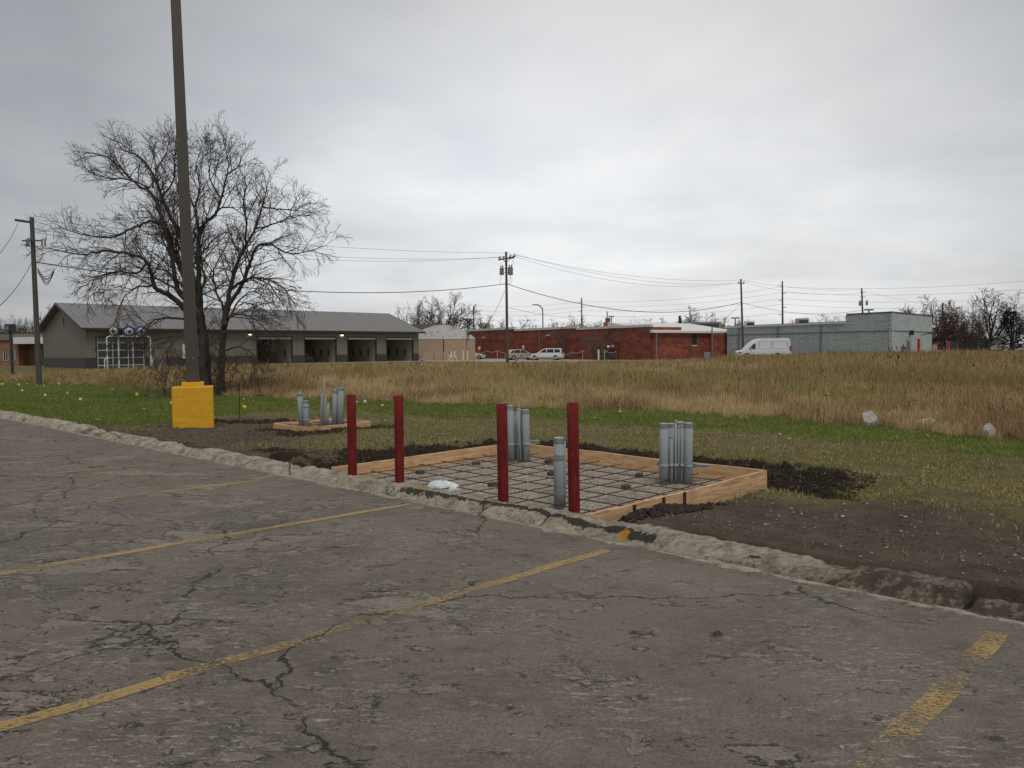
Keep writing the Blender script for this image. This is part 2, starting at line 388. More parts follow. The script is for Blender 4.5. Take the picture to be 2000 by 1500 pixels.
def mat_red():
    t = NT('primer_red_steel'); n = t.noise(5, 7, .7, .2, t.mapping((2, 2, .35))); f = t.noise(60, 5, .7, .2, t.mapping((1, 1, .1)))
    c = t.mix(t.ramp(n, .3, .72), (.110, .008, .009), (.190, .015, .015)); c = t.mix(t.math('MULTIPLY', t.ramp(f, .54, .68), .55), c, (.34, .085, .065))
    c = t.mix(t.math('MULTIPLY', t.ramp(t.noise(14, 7, .8, .2, t.mapping((1.5, 1.5, .25))), .62, .70), .6), c, (.07, .02, .018))
    return t.fin(c, .65, t.bump(f, .15, .002), 0, .2)
M['red'] = mat_red()
M['pvc'] = simple('grey_conduit', (.27, .30, .31), .8, .06, 3, spec=.2)
M['pvc_dark'] = simple('grey_duct_tape', (.21, .235, .245), .5, .25, 14)
M['pvc_cap'] = simple('pale_cap', (.36, .39, .40), .5, .1, 9)
M['galv'] = simple('galvanised_strut', (.42, .43, .42), .5, .2, 30, .2)
M['rust'] = simple('rusty_rebar', (.105, .036, .018), .85, .45, 22)
M['dobie'] = simple('dark_block', (.065, .066, .062), .9, .3, 18)
M['stake'] = simple('rusty_stake', (.055, .025, .018), .8, .4, 20)
M['bag'] = simple('white_plastic', (.66, .72, .74), .35, .08, 8, 0, .4, 14)
M['paper'] = simple('white_litter', (.68, .67, .63), .8, .12, 9)
M['topsoil'] = simple('wet_topsoil', (.038, .028, .021), .95, .6, 22, 0, 1.0, 45)
M['clod'] = simple('soil_clod', (.085, .068, .050), .95, .5, 14, 0, 1.0, 50)
M['stone'] = simple('pale_pebble', (.30, .27, .225), .85, .35, 9)
M['rock'] = simple('pale_boulder', (.44, .42, .40), .9, .35, 5, 0, 1.0, 9)
def mat_yellow():
    t = NT('yellow_painted_concrete'); n = t.noise(3, 7, .65, 1.4, t.mapping((.5, .5, 3.5), (Rad(12), 0, 0)))
    c = t.mix(t.ramp(n, .35, .68), (.62, .325, .012), (.72, .39, .02)); c = t.mix(t.math('MULTIPLY', t.ramp(t.noise(18, 6, .7), .62, .72), .5), c, (.40, .22, .03)); c = t.mix(t.math('MULTIPLY', t.ramp(t.noise(5, 8, .75, .2, t.mapping((2.2, 2.2, .35))), .55, .68), .45), c, (.36, .21, .04)); c = t.mix(t.ramp(t.noise(23, 5, .7), .70, .73), c, (.30, .27, .22))
    return t.fin(c, .55, t.bump(n, .5, .02), 0, .35)
M['yellow'] = mat_yellow()
M['bronze'] = simple('bronze_pole_paint', (.060, .048, .034), .45, .12, 2)
M['flag_yellow'] = simple('yellow_flag', (.75, .52, .02), .6, .1)
M['flag_white'] = simple('white_flag', (.72, .73, .70), .6, .05)
M['wire_stem'] = simple('flag_wire', (.10, .10, .09), .5, .1)
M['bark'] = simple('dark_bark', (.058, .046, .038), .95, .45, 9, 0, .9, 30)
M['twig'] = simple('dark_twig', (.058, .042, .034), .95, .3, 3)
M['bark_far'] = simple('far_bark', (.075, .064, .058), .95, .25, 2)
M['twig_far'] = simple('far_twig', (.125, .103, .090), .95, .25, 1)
M['twig_rust'] = simple('russet_twig', (.13, .080, .045), .95, .3, 1)
M['twig_red'] = simple('reddish_twig', (.10, .062, .052), .95, .3, 1)
M['twig_dark'] = simple('blackish_twig', (.040, .034, .032), .95, .3, 1)
M['evergreen'] = simple('evergreen', (.016, .024, .014), .95, .5, 1)
M['pole_wood'] = simple('grey_weathered_pole', (.085, .078, .072), .9, .25, 3, 0, .4, 20)
M['pole_brown'] = simple('brown_creosote_pole', (.105, .078, .068), .9, .25, 2)
M['trafo'] = simple('transformer_grey', (.19, .20, .195), .5, .1, 3)
M['wire'] = simple('black_cable', (.03, .03, .032), .6, .1)
M['wire_thin'] = simple('weathered_wire', (.10, .10, .11), .6, .1)
M['siding'] = None
def mat_siding(name, col, pitch=.3):
    t = NT(name); s = t.n('ShaderNodeSeparateXYZ'); t.l(t.co, s.inputs[0])
    u = t.math('ADD', s.outputs[0], s.outputs[1])
    w = t.math('FRACT', t.math('DIVIDE', u, pitch)); rib = t.ramp(t.math('ABSOLUTE', t.math('SUBTRACT', w, .5)), .34, .46)
    c = t.mix(t.noise(.7, 5, .6), tuple(k * .88 for k in col), tuple(k * 1.1 for k in col))
    return t.fin(c, .5, t.bump(rib, .9, .03), 0, .35)
M['siding'] = mat_siding('taupe_ribbed_siding', (.185, .170, .125))
M['siding_dark'] = mat_siding('charcoal_ribbed_wainscot', (.056, .052, .051))
M['roof_metal'] = mat_siding('grey_metal_roof', (.215, .208, .208), .31)
M['trim_dark'] = simple('dark_trim', (.035, .033, .034), .5, .15)
M['interior'] = simple('bay_interior', (.32, .30, .21), .7, .15, 1)
M['concrete'] = simple('concrete_apron', (.36, .33, .30), .9, .15, 1)
M['white'] = simple('white_paint', (.62, .62, .60), .6, .12, 2)
M['frame'] = simple('aluminium_frame', (.50, .50, .49), .45, .1, 2)
def mat_glass(name='dark_glass', c=(.020, .023, .025), r=.08):
    t = NT(name); return t.fin(c, r, None, 0, .5)
M['glass'] = mat_glass(r=.2)
M['glass_door'] = mat_glass('door_glass', (.045, .05, .052), .25)
M['blue'] = simple('blue_shroud', (.012, .085, .30), .5, .1)
M['black'] = simple('black_rubber', (.016, .016, .017), .8, .2, 8)
M['tan'] = simple('tan_block_paint', (.38, .275, .195), .85, .10, .5)
def mat_white_wash():
    t = NT('flaking_whitewash'); n = t.noise(.8, 8, .72, .5, t.mapping((1, 1, 2)))
    return t.fin(t.mix(t.ramp(n, .50, .66), (.58, .575, .56), (.26, .255, .25)), .85)
M['whitewash'] = mat_white_wash()
def mat_block(name, c1, c2, mort, bw, bh, mm=.012, n1=.5, bl=None, rough=.85, su=None):
    t = NT(name); s = t.n('ShaderNodeSeparateXYZ'); t.l(t.co, s.inputs[0]); v = t.n('ShaderNodeCombineXYZ')
    t.l(t.math('ADD', s.outputs[0], s.outputs[1]) if su is None else s.outputs[su], v.inputs[0]); t.l(s.outputs[2], v.inputs[1])
    b = t.n('ShaderNodeTexBrick'); t.l(v.outputs[0], b.inputs['Vector']); b.inputs['Scale'].default_value = 1
    b.inputs['Brick Width'].default_value = bw; b.inputs['Row Height'].default_value = bh; b.inputs['Mortar Size'].default_value = mm
    b.inputs['Color1'].default_value = c1 + (1,); b.inputs['Color2'].default_value = c2 + (1,); b.inputs['Mortar'].default_value = mort + (1,)
    c = b.outputs['Color']; n = t.noise(.45, 7, .65, .5, t.mapping((1, 1, 2.5)))
    c = t.mix(t.math('MULTIPLY', t.ramp(n, .35, .65), n1), c, bl or tuple(k * .5 for k in c1))
    n2 = t.noise(1.7, 6, .7, .3, t.mapping((.35, .35, 3.5)))
    c = t.mix(t.math('MULTIPLY', t.ramp(n2, .48, .66), .55), c, tuple(min(1, k * 1.5 + .01) for k in c1))
    return t.fin(c, rough, t.bump(b.outputs['Fac'], -.5, .01))
M['brick'] = mat_block('dark_red_brick', (.22, .044, .024), (.37, .10, .052), (.18, .075, .048), .42, .14, .02, .85, (.085, .020, .012))
M['brick_orange'] = mat_block('orange_brick', (.24, .105, .055), (.30, .14, .075), (.20, .14, .10), .4, .13, .02, .3)
M['cinder'] = mat_block('grey_green_painted_block', (.37, .42, .42), (.44, .485, .48), (.24, .27, .275), .8, .24, .03, .45, (.48, .52, .515), su=None)
M['membrane'] = simple('white_roof_membrane', (.70, .70, .67), .7, .06, 1)
M['grey_sheet'] = simple('grey_sheet_metal', (.17, .19, .20), .6, .1)
M['dark_roof'] = simple('dark_roof', (.06, .058, .06), .9, .15)
M['car_white'] = simple('white_car_paint', (.66, .67, .68), .25, .04, 2, 0)
M['car_beige'] = simple('champagne_car_paint', (.36, .34, .27), .3, .04, 2, .2)
M['car_dark'] = simple('dark_car_paint', (.05, .05, .06), .3, .05)
M['van_white'] = simple('white_van_paint', (.60, .62, .64), .3, .06, 1.5)
M['rim'] = simple('alloy_rim', (.35, .35, .36), .4, .1, 9, .4)
M['tail'] = simple('red_lens', (.35, .012, .012), .3, .05)
M['sign_pink'] = simple('faded_red_sign', (.62, .22, .22), .6, .05)
M['rope'] = simple('pale_rope', (.48, .43, .38), .8, .1)
M['yellow_post'] = simple('faded_yellow_post', (.66, .57, .38), .6, .1)
M['red_post'] = simple('red_post_paint', (.42, .035, .022), .5, .1)
M['lamp_on'] = emis('lit_lamp', (1.0, .93, .62), 1.6)
M['lamp_warm'] = emis('warm_lit_lamp', (1.0, .85, .35), 2.0)
M['dark_box'] = simple('dark_box', (.03, .03, .032), .6, .1)
M['seed'] = simple('dark_seed_head', (.07, .038, .024), .95, .4, 4)
M['cobalt_tag'] = simple('steel_tag', (.45, .45, .43), .4, .1)
def mat_blades(name='grass_blade'):
    t = NT(name); c = t.attr('Col'); t.fin(c, .85, None, 0, .15)
    tr = t.n('ShaderNodeBsdfTranslucent'); t.l(c, tr.inputs[0]); ms = t.n('ShaderNodeMixShader'); ms.inputs[0].default_value = .3
    t.l(t.b.outputs[0], ms.inputs[1]); t.l(tr.outputs[0], ms.inputs[2]); t.l(ms.outputs[0], t.out.inputs[0]); return t.m
M['blade'] = mat_blades()
# ------------------------------------------------------------------ terrain
KP = np.array([0.71, 6.75]); KC = np.array([-.7138, .7004]); KN = np.array([.7004, .7138])   # kerb line: point, along, outward
def kerb_s(x, y): return (x - KP[0]) * KN[0] + (y - KP[1]) * KN[1]
def kerb_t(x, y): return (x - KP[0]) * KC[0] + (y - KP[1]) * KC[1]
def kerb_p(t, s): return KP + KC * t + KN * s
# the two formwork pads, measured from their top corners
F_, R_, L_ = (PZ(1008, 865, 0.0)[:2], PZ(1490, 919, 0.0)[:2], PZ(648, 912, 0.0)[:2])
PA = (R_ - F_); PAL = float(np.linalg.norm(PA)); PA = PA / PAL          # along the kerb (to the right)
PB = np.array([-PA[1], PA[0]]); PBL = float(abs((F_ - L_) @ PB))       # away from the kerb
PO = F_ - PB * PBL                                                   # front-left corner
def pad_ab(x, y): dx = x - PO[0]; dy = y - PO[1]; return dx * PA[0] + dy * PA[1], dx * PB[0] + dy * PB[1]
SN = PZ(605, 834, -0.1)[:2]; SL = PZ(521, 828, -0.1)[:2]; SR = PZ(722, 823, -0.1)[:2]
SA = (SR - SN); SAL = float(np.linalg.norm(SA)); SA = SA / SAL; SB = np.array([-SA[1], SA[0]]); SBL = float((SL - SN) @ SB)
SC = SN + SA * SAL / 2 + SB * SBL / 2
GRAVEL_Z = -0.19
def ground_z(x, y):
    x = np.asarray(x, float); y = np.asarray(y, float)
    s = kerb_s(x, y)
    lz = np.where(y > 40, lot_z(x, 40.0), lot_z(x, y)); lz = np.clip(lz, -.6, .6)
    z = lz - .12
    near = lz + .105 - .095 * sstep(.45, 2.6, s)
    rise = .62 * sstep(4, 38, x) * sstep(16, 50, y) * (1 - sstep(70, 96, y))
    field = -.26 + rise + .10 * sstep(60, 90, y)
    w = sstep(5, 20, s)
    out_ = near * (1 - w) + field * w
    out_ = out_ + (fbm(x * .8, y * .8, 3, 5) - .5) * .09 * sstep(.6, 3, s)
    ks = sstep(.28, .37, s); z = z * (1 - ks) + out_ * ks
    # dug zone round the big pad
    a, b = pad_ab(x, y)
    dl = np.maximum(-a, 0); dr = np.maximum(a - PAL, 0); db = np.maximum(b - PBL, 0)
    n = fbm(x * 2.1, y * 2.1, 4, 9)
    dL = np.sqrt((dl / 1.25) ** 2 + db ** 2) + (n - .5) * .7
    dug = 1 - sstep(.45, 1.25, np.where(dr > 0, np.sqrt((dr / np.where(b > PBL - .5, 1.3, .28)) ** 2 + db ** 2) + (n - .5) * .3, dL))
    inside = (a > -2.5) & (a < PAL + 2.6) & (b > -.02) & (b < PBL + 2.4)
    dug = np.where(inside, dug, 0)
    z = z * (1 - dug) + (-.345) * dug
    lip = np.exp(-((dL - 1.35) / .22) ** 2) * .07 * inside * (dr < 1.2)
    z = z + lip
    lump = (fbm(x * 7, y * 7, 4, 21) - .5)
    dark = soil_zone(x, y)
    inpad = (a > .0) & (a < PAL) & (b > 0) & (b < PBL)
    z = z + np.where(inpad, 0, lump * .17 * dark)
    z = z + (fbm(x * 5, y * 5, 3, 33) - .5) * .035 * sstep(.45, .8, s)
    return z
def soil_zone(x, y):
    a, b = pad_ab(x, y)
    dl = np.maximum(-a, 0); dr = np.maximum(a - PAL, 0); db = np.maximum(b - PBL, 0)
    n = (fbm(x * 1.7, y * 1.7, 4, 3) - .5)
    d = np.sqrt(dl ** 2 + (dr / .62) ** 2 + db ** 2) + n * 1.5
    d = np.where((dr > 0) & (b < PBL - .5), d * 1.0 + np.maximum(dr - .1, 0) * 6, d)
    big = (1 - sstep(1.35, 1.8, d)) * (b > -.05)
    dx, dy = x - SC[0], y - SC[1]
    e = np.abs(dx * SA[0] + dy * SA[1]) - SAL / 2; g = np.abs(dx * SB[0] + dy * SB[1]) - SBL / 2
    d2 = np.sqrt(np.maximum(e, 0) ** 2 + np.maximum(g, 0) ** 2) + n * 1.3
    small = (1 - sstep(.25, .75, d2)) * .9
    # dark heap right of the yellow base
    hb = PZ(480, 818, -.2)[:2]
    d3 = np.sqrt(((x - hb[0]) / 2.0) ** 2 + ((y - hb[1]) / .8) ** 2) + n * 1.2
    # small hole near the kerb
    hq = PZ(540, 884, -.12)[:2]
    d4 = np.sqrt(((x - hq[0]) / .55) ** 2 + ((y - hq[1]) / .4) ** 2) + n * .6
    return np.clip(np.maximum.reduce([big, small, (1 - sstep(.6, .9, d3)) * .8, 1 - sstep(.5, .8, d4)]), 0, 1)
EX0 = ([-400, 0, 200, 330, 450, 600, 800, 1000, 1200, 1400, 1600, 1800, 2000, 2400], [735, 742, 755, 762, 768, 776, 783, 792, 799, 807, 822, 837, 865, 920])
EX1 = ([-400, 0, 150, 250, 340, 420, 500, 600, 700, 850, 1000, 1200, 1400, 1500, 1700, 2000, 2400], [800, 806, 820, 826, 822, 810, 806, 803, 803, 810, 818, 828, 840, 846, 868, 893, 960])
EX2 = ([-400, 300, 430, 520, 600, 720, 900, 1000, 1300, 1480, 1530, 1650, 1750, 1900, 2000, 2400], [800, 824, 817, 818, 828, 850, 868, 875, 895, 915, 985, 985, 972, 978, 1010, 1090])
def zones(x, y, z):
    px, py = proj(np.stack([x, y, z], -1)); ok = y > 1
    n = (fbm(x * .55, y * .55, 4, 40) - .5); sc = 26 / np.maximum(y / 14, .5)
    pj = py + n * sc * 1.3
    e0 = np.interp(px, *EX0); e1 = np.interp(px, *EX1); e2 = np.interp(px, *EX2)
    field = ok & (py + n * 22 + (fbm(x * 3, y * 3, 2, 44) - .5) * 16 < e0); s = kerb_s(x, y)
    lawn = np.where(ok & ~field, 1 - sstep(e1 - 5, e1 + 7, pj), 0.0)
    straw = np.where(ok & ~field, 1 - sstep(e2 - np.interp(px, [0, 1300, 1500], [6, 6, 30]), e2 + np.interp(px, [0, 1300, 1500], [8, 8, 45]), pj), 0.0)
    for cx, cy, rx, ry, v in ((700, 868, 170, 20, .75), (600, 897, 60, 10, .5), (505, 876, 60, 9, .55), (1560, 960, 120, 20, .9), (640, 852, 110, 8, .6), (250, 838, 90, 8, .6)):
        straw = np.maximum(straw, np.where(ok, v * np.exp(-(((px - cx) / rx) ** 2 + ((py - cy) / ry) ** 2) ** 2), 0))
    straw = np.where(field, 1.0, straw)
    top = soil_zone(x, y)
    lawn = lawn * (1 - top); straw = straw * (1 - .9 * top)
    return field, lawn * (s > .25), straw * (s > .25), top, px, py

def axis(lo, hi, st, far, g=1.07):
    a = list(np.arange(lo, hi, st)); v = hi; d = st
    while v < far: a.append(v); d *= g; v += d
    a.append(far); b = []; v = lo; d = st
    while v > -far: d *= g; v -= d; b.append(v)
    return np.array(b[::-1] + a)
xs = axis(-6.5, 6.5, .04, 1500); ys = axis(4.0, 15.5, .04, 1500); ys = ys[ys > -60]
GX, GY = np.meshgrid(xs, ys); gx, gy = GX.ravel(), GY.ravel()
gz = ground_z(gx, gy)
fld, lw, sw, tp, _, _ = zones(gx, gy, gz)
nx, ny = len(xs), len(ys)
ii = (np.arange(ny - 1)[:, None] * nx + np.arange(nx - 1)[None, :]).ravel()
Fq = np.stack([ii, ii + 1, ii + nx + 1, ii + nx], -1)
ground = np_mesh('ground', np.stack([gx, gy, gz], -1), Fq, M['ground'], {'zone': np.stack([lw, sw, tp], -1)}, smooth=True)
tag(ground, kind='structure')

# ------------------------------------------------------------------ parking lot
def lot_sheet():
    tt = np.concatenate([np.arange(-30, -4, 2.0), np.arange(-4, 16, .08), np.arange(16, 70, 2.0)]); ss = np.concatenate([-np.geomspace(70, .1, 60), [0, .04]])
    T, S = np.meshgrid(tt, ss); x = KP[0] + KC[0] * T + KN[0] * S; y = KP[1] + KC[1] * T + KN[1] * S
    z = np.clip(lot_z(x, y), -.6, .8); V = np.stack([x.ravel(), y.ravel(), z.ravel()], -1)
    n = len(tt); m = len(ss); i = (np.arange(m - 1)[:, None] * n + np.arange(n - 1)[None, :]).ravel()
    return np_mesh('parking_lot', V, np.stack([i, i + n, i + n + 1, i + 1], -1), M['asphalt'], smooth=True)
tag(lot_sheet(), kind='structure')

LD = np.array([-.695, -.719])
def parking_line(name, end, length, w, wears):
    end = np.array(end); nrm = np.array([-LD[1], LD[0]]); n = int(length / .1)
    V = []; c = []
    for i in range(n + 1):
        q = end + LD * (length * i / n); wv = np.interp(length * i / n, *wears)
        wob = .008 * math.sin(i * .7)
        for sgn in (-1, 1):
            p = q + nrm * (w / 2 * sgn + wob); V.append((p[0], p[1], float(np.clip(lot_z(p[0], p[1]), -.6, .8)) + .004)); c.append((wv,) * 3)
    V = np.array(V); i = np.arange(n) * 2
    o = np_mesh(name, V, np.stack([i, i + 2, i + 3, i + 1], -1), M['line'], {'wear': np.array(c)})
    return tag(o, kind='structure')
parking_line('parking_line', (2.76, 4.32), 6.0, .115, ([0, .8, 2.0, 6], [.35, .5, .8, .7]))
parking_line('parking_line', (.77, 6.27), 7.0, .10, ([0, .5, 1.2, 1.6, 2.2, 3.5, 7], [.45, .5, .6, .9, .6, .2, .25]))
parking_line('parking_line', (-1.13, 8.34), 7.0, .10, ([0, .5, 5, 7], [.45, .3, .3, .4]))
parking_line('parking_line', (-3.32, 10.07), 5.5, .10, ([0, .6, 2, 3, 5.5], [.4, .35, .75, 1.0, 1.2]))
parking_line('parking_line', (-5.42, 11.78), 5.5, .10, ([0, .5, 3, 5.5], [.8, .4, .6, .9]))
parking_line('parking_line', (-7.5, 13.7), 5.5, .10, ([0, 1, 5.5], [.8, .45, .6]))
parking_line('parking_line', (-9.6, 15.6), 5.5, .10, ([0, 1, 5.5], [.6, .3, .5]))
parking_line('parking_line', (-11.7, 17.5), 5.5, .10, ([0, 1, 5.5], [.6, .3, .5]))

# ------------------------------------------------------------------ kerb
def kerb(t0, t1, hgt, wid, seed, label_end=0.05):
    n = max(8, int((t1 - t0) / (.018 if t0 < 10 else .05))); tt = np.linspace(t0, t1, n)
    prof = [(-.005, -.06), (0.0, .004), (.025, .03), (.06, .07), (.095, .10), (.135, .12), (.20, .13), (.29, .132), (.36, .125), (.42, .11), (.46, .06), (.48, -.12)]
    q0 = np.array(prof); u_ = np.linspace(0, len(prof) - 1, 31); prof = list(zip(np.interp(u_, np.arange(len(q0)), q0[:, 0]), np.interp(u_, np.arange(len(q0)), q0[:, 1])))
    V = []; C = []
    sp = [PL(1219, 1049, .04)[:2], PL(822, 966, .04)[:2], PL(1990, 1212, .02)[:2]]
    S = np.array([p[0] for p in prof]); Hh = np.array([p[1] for p in prof])
    T2, S2 = np.meshgrid(tt, S * wid / .46, indexing='ij'); H2 = np.tile(Hh * hgt / .13, (n, 1))
    e = np.minimum(tt - t0, t1 - tt); endf = sstep(-.02, label_end, e)[:, None]
    X = KP[0] + KC[0] * T2 + KN[0] * S2; Y = KP[1] + KC[1] * T2 + KN[1] * S2
    nz = fbm(T2 * 3.0, S2 * 5, 4, seed) - .5; n3 = fbm(T2 * 11, S2 * 13, 3, seed + 3) - .5; lw_ = fbm(T2 * .6, S2 * 0, 2, seed + 7) - .5; n4 = fbm(T2 * 27, S2 * 34, 4, seed + 19) - .5; rg_ = -np.abs(fbm(T2 * 7, S2 * 22, 3, seed + 23) - .5)
    amp = np.clip(Hh / .05, 0, 1)[None, :]
    damage = sstep(.52, .70, fbm(T2 * 1.5, S2 * 3, 3, seed + 11))
    hh = H2 * (.55 + .45 * endf) + (nz * .032 + n3 * .022 + n4 * .020 + rg_ * .045 + lw_ * .03 - damage * .05) * amp * np.where(Hh > -.05, 1, 0)[None, :]
    sh = (nz * .045 + n3 * .03 + n4 * .02) * amp
    X += KN[0] * sh; Y += KN[1] * sh
    Z = lot_z(X, Y) + hh
    V = np.stack([X.ravel(), Y.ravel(), Z.ravel()], -1)
    # stains: tar band, spots of paint, soil spilling over the back
    cen = .10 + .05 * np.sin(T2 * 1.3); band = np.exp(-((S2 - cen) / .055) ** 2) * sstep(-1.0, -.4, T2) * (1 - sstep(2.6, 3.6, T2)) * 1.0
    band = np.maximum(band * .8, .5 * np.exp(-((S2 - .13) / .07) ** 2) * (fbm(T2 * 1.2, S2 * 2, 2, 77) > .55) * (T2 < 0))
    paint = np.zeros_like(T2)
    for q in sp: paint = np.maximum(paint, 1.05 * np.exp(-(((X - q[0]) ** 2 + (Y - q[1]) ** 2) / .055 ** 2)))
    soil = sstep(.22, .44, S2 + nz * .2) * (1 - sstep(-1.0, 0, T2)) * .95 + .35 * sstep(.33, .46, S2) * sstep(2.5, 4, T2)
    soil = np.maximum(soil, .55 * (1 - sstep(-2.4, -1.2, T2))); soil = np.maximum(soil, .45 * (hh < .03) * (1 - sstep(-1.5, 0, T2))); soil = np.maximum(soil, .14)
    C = np.stack([band.ravel(), paint.ravel(), soil.ravel()], -1)
    m = len(prof); i = (np.arange(n - 1)[:, None] * m + np.arange(m - 1)[None, :]).ravel()
    Fq = np.stack([i, i + 1, i + m + 1, i + m], -1)
    c0 = np.arange(m - 1)
    caps = [np.stack([np.full(m - 2, 0), c0[1:], c0[1:] + 1, c0[1:] + 1], -1)]
    V0 = len(V)
    o = np_mesh('curb', V, Fq, M['curb'], {'tar': C}, smooth=True)
    # closed ends
    me = o.data
    import bmesh
    bm = bmesh.new(); bm.from_mesh(me)
    bm.verts.ensure_lookup_table()
    for base in (0, (n - 1) * m):
        try: bm.faces.new([bm.verts[base + k] for k in range(m)])
        except Exception: pass
    bmesh.ops.recalc_face_normals(bm, faces=bm.faces); bm.to_mesh(me); bm.free()
    return tag(o, kind='structure')
kerb(-9.0, -2.93, .035, .34, 5)
kerb(-2.9, 0.62, .12, .38, 1)
kerb(0.65, 13.05, .12, .37, 2)
kerb(13.5, 13.95, .12, .36, 3, .25)
kerb(14.35, 18.9, .15, .46, 4, .2)
kerb(19.2, 60.0, .15, .46, 6)

# ------------------------------------------------------------------ blades of grass
rng = np.random.default_rng(7)
def blades(name, X, Y, Z, Hh, Wd, lean, color, label, cat, spread=1.0):
    n = len(X); az = rng.uniform(0, 2 * pi, n); ln = lean * np.abs(rng.normal(0, 1, n)) * Hh
    dx = np.cos(az) * ln; dy = np.sin(az) * ln
    wa = rng.normal(0, .5, n); wx = np.cos(wa) * Wd / 2; wy = np.sin(wa) * Wd / 2
    V = np.empty((n, 6, 3), np.float32)
    for k, (f, l, w) in enumerate(((0, 0, .8), (.55, .30, 1.0), (1.0, 1.0, .30))):
        for j, sg in enumerate((-1, 1)):
            V[:, 2 * k + j, 0] = X + dx * l + sg * wx * w; V[:, 2 * k + j, 1] = Y + dy * l + sg * wy * w; V[:, 2 * k + j, 2] = Z + Hh * f - (ln * .25 * l)
    V[:, 0:2, 2] -= .03
    b = np.arange(n)[:, None] * 6
    F = np.concatenate([b + np.array([[0, 1, 3, 2]]), b + np.array([[2, 3, 5, 4]])], 0)
    C = np.repeat(color, 6, 0)
    o = np_mesh(name, V.reshape(-1, 3), F, M['blade'], {'Col': C})
    return tag(o, label, cat, kind='stuff')
def scatter(n, d0, d1, p0=-120, p1=2120):
    D = np.exp(rng.uniform(math.log(d0), math.log(d1), n)); px = rng.uniform(p0, p1, n)
    return (px - 1000) / FOC * D, D
def mixc(cols, w):
    cols = np.array(cols); w = w / w.sum(1, keepdims=True); c = np.cumsum(w, 1); u = rng.uniform(0, 1, (len(w), 1)); k = (u > c).sum(1).clip(0, len(cols) - 1)
    return cols[k] * rng.uniform(.72, 1.25, (len(w), 1))
def in_left_building(x, y): return y > 78 + .9 * (x + 46.5) * (x < -10)
# tall dry field grass
X, Y = scatter(1150000, 12.0, 92.0)
Z = ground_z(X, Y); fl, lwm, stm, _, px, py = zones(X, Y, Z)
tree_pt = PD(415, 755, 35)
lim = np.interp(px, [0, 90, 170, 600, 840, 930, 1250, 1440, 1740, 2000], [62, 60, 68, 80, 90, 84, 82, 80, 78, 92])
keep = fl & (Y < lim); X, Y, Z, px, py = (q[keep] for q in (X, Y, Z, px, py))
nn = np.clip((fbm(X * .22, Y * .13, 4, 60) - .5) * 1.7 + .5, 0, 1); n2_ = np.clip((fbm(X * .9, Y * .55, 3, 61) - .5) * 1.5 + .5, 0, 1)
olive = np.clip(.10 + 2.2 * sstep(1150, 1700, px) * np.exp(-((py - 775) / 32) ** 2) + 4.2 * (nn - .5), 0.02, 3)
brown = np.clip(.35 + 4.2 * (n2_ - .5) + .9 * sstep(1300, 2000, px) + .9 * sstep(720, 700, py) + .7 * (px < 620), .05, 3)
col = mixc([(.60, .455, .255), (.30, .185, .092), (.215, .20, .058), (.12, .06, .032)], np.stack([np.full(len(X), 1.0), brown, olive, .18 * brown], -1))
edge_d = np.clip((np.interp(px, *EX0) - py + 6) / 34, 0, 1)
Hh = rng.uniform(.22, .80, len(X)) * (.45 + .55 * edge_d) * (.40 + .65 * nn + .60 * n2_) * (1 - .35 * sstep(55, 85, Y) * (px < 1400))
blades('field_grass', X, Y, Z, Hh, .0022 + .00020 * Y, .72, col, 'tall dry tan and brown grass filling the field behind the mown strip', 'tall grass')
# mown lawn
X, Y = scatter(420000, 7.0, 60.0); Z = ground_z(X, Y); fl, lwm, stm, tpm, px, py = zones(X, Y, Z)
pn = fbm(X * 1.3, Y * 1.3, 4, 71)
wob = np.where(fl, 0, lwm); keep = rng.uniform(0, 1, len(X)) < wob * 1.1
a = [q[keep] for q in (X, Y, Z, px, pn)]
yl = np.clip(.35 + 3 * (a[4] - .5) + .5 * sstep(900, 1300, a[3]), .05, 2)
col = mixc([(.125, .170, .034), (.20, .245, .056), (.30, .29, .095), (.42, .34, .18)], np.stack([np.full(len(a[0]), 1.2), np.full(len(a[0]), .9), yl, .25 * yl], -1))
blades('lawn_grass', a[0], a[1], a[2], rng.uniform(.035, .085, len(a[0])), .0028 + .00034 * a[1], .7, col, 'mown green grass strip between the parking lot and the dry field', 'lawn')
# thin straw and clippings on the worn ground
X, Y = scatter(520000, 5.0, 30.0); Z = ground_z(X, Y); fl, lwm, stm, tpm, px, py = zones(X, Y, Z)
pn = fbm(X * 1.6, Y * 1.6, 4, 81)
keep = (rng.uniform(0, 1, len(X)) < np.clip(stm - lwm, .025, 1) * sstep(.35, .62, pn) * 1.0) & ~fl & (lwm < .6) & (kerb_s(X, Y) > .5)
a = [q[keep] for q in (X, Y, Z, px, pn)]
g = np.clip(.9 + 6 * (.5 - fbm(a[0] * .7, a[1] * .7, 3, 5)), .1, 2)
col = mixc([(.40, .33, .16), (.16, .125, .055), (.19, .225, .05), (.58, .49, .27)], np.stack([np.full(len(g), 1.0), np.full(len(g), .8), g, np.full(len(g), .35)], -1))
blades('straw_grass', a[0], a[1], a[2], rng.uniform(.015, .06, len(a[0])), .0025 + .00024 * a[1], 1.4, col, 'thin yellowed grass and clippings worn to patches round the dug soil', 'worn grass')
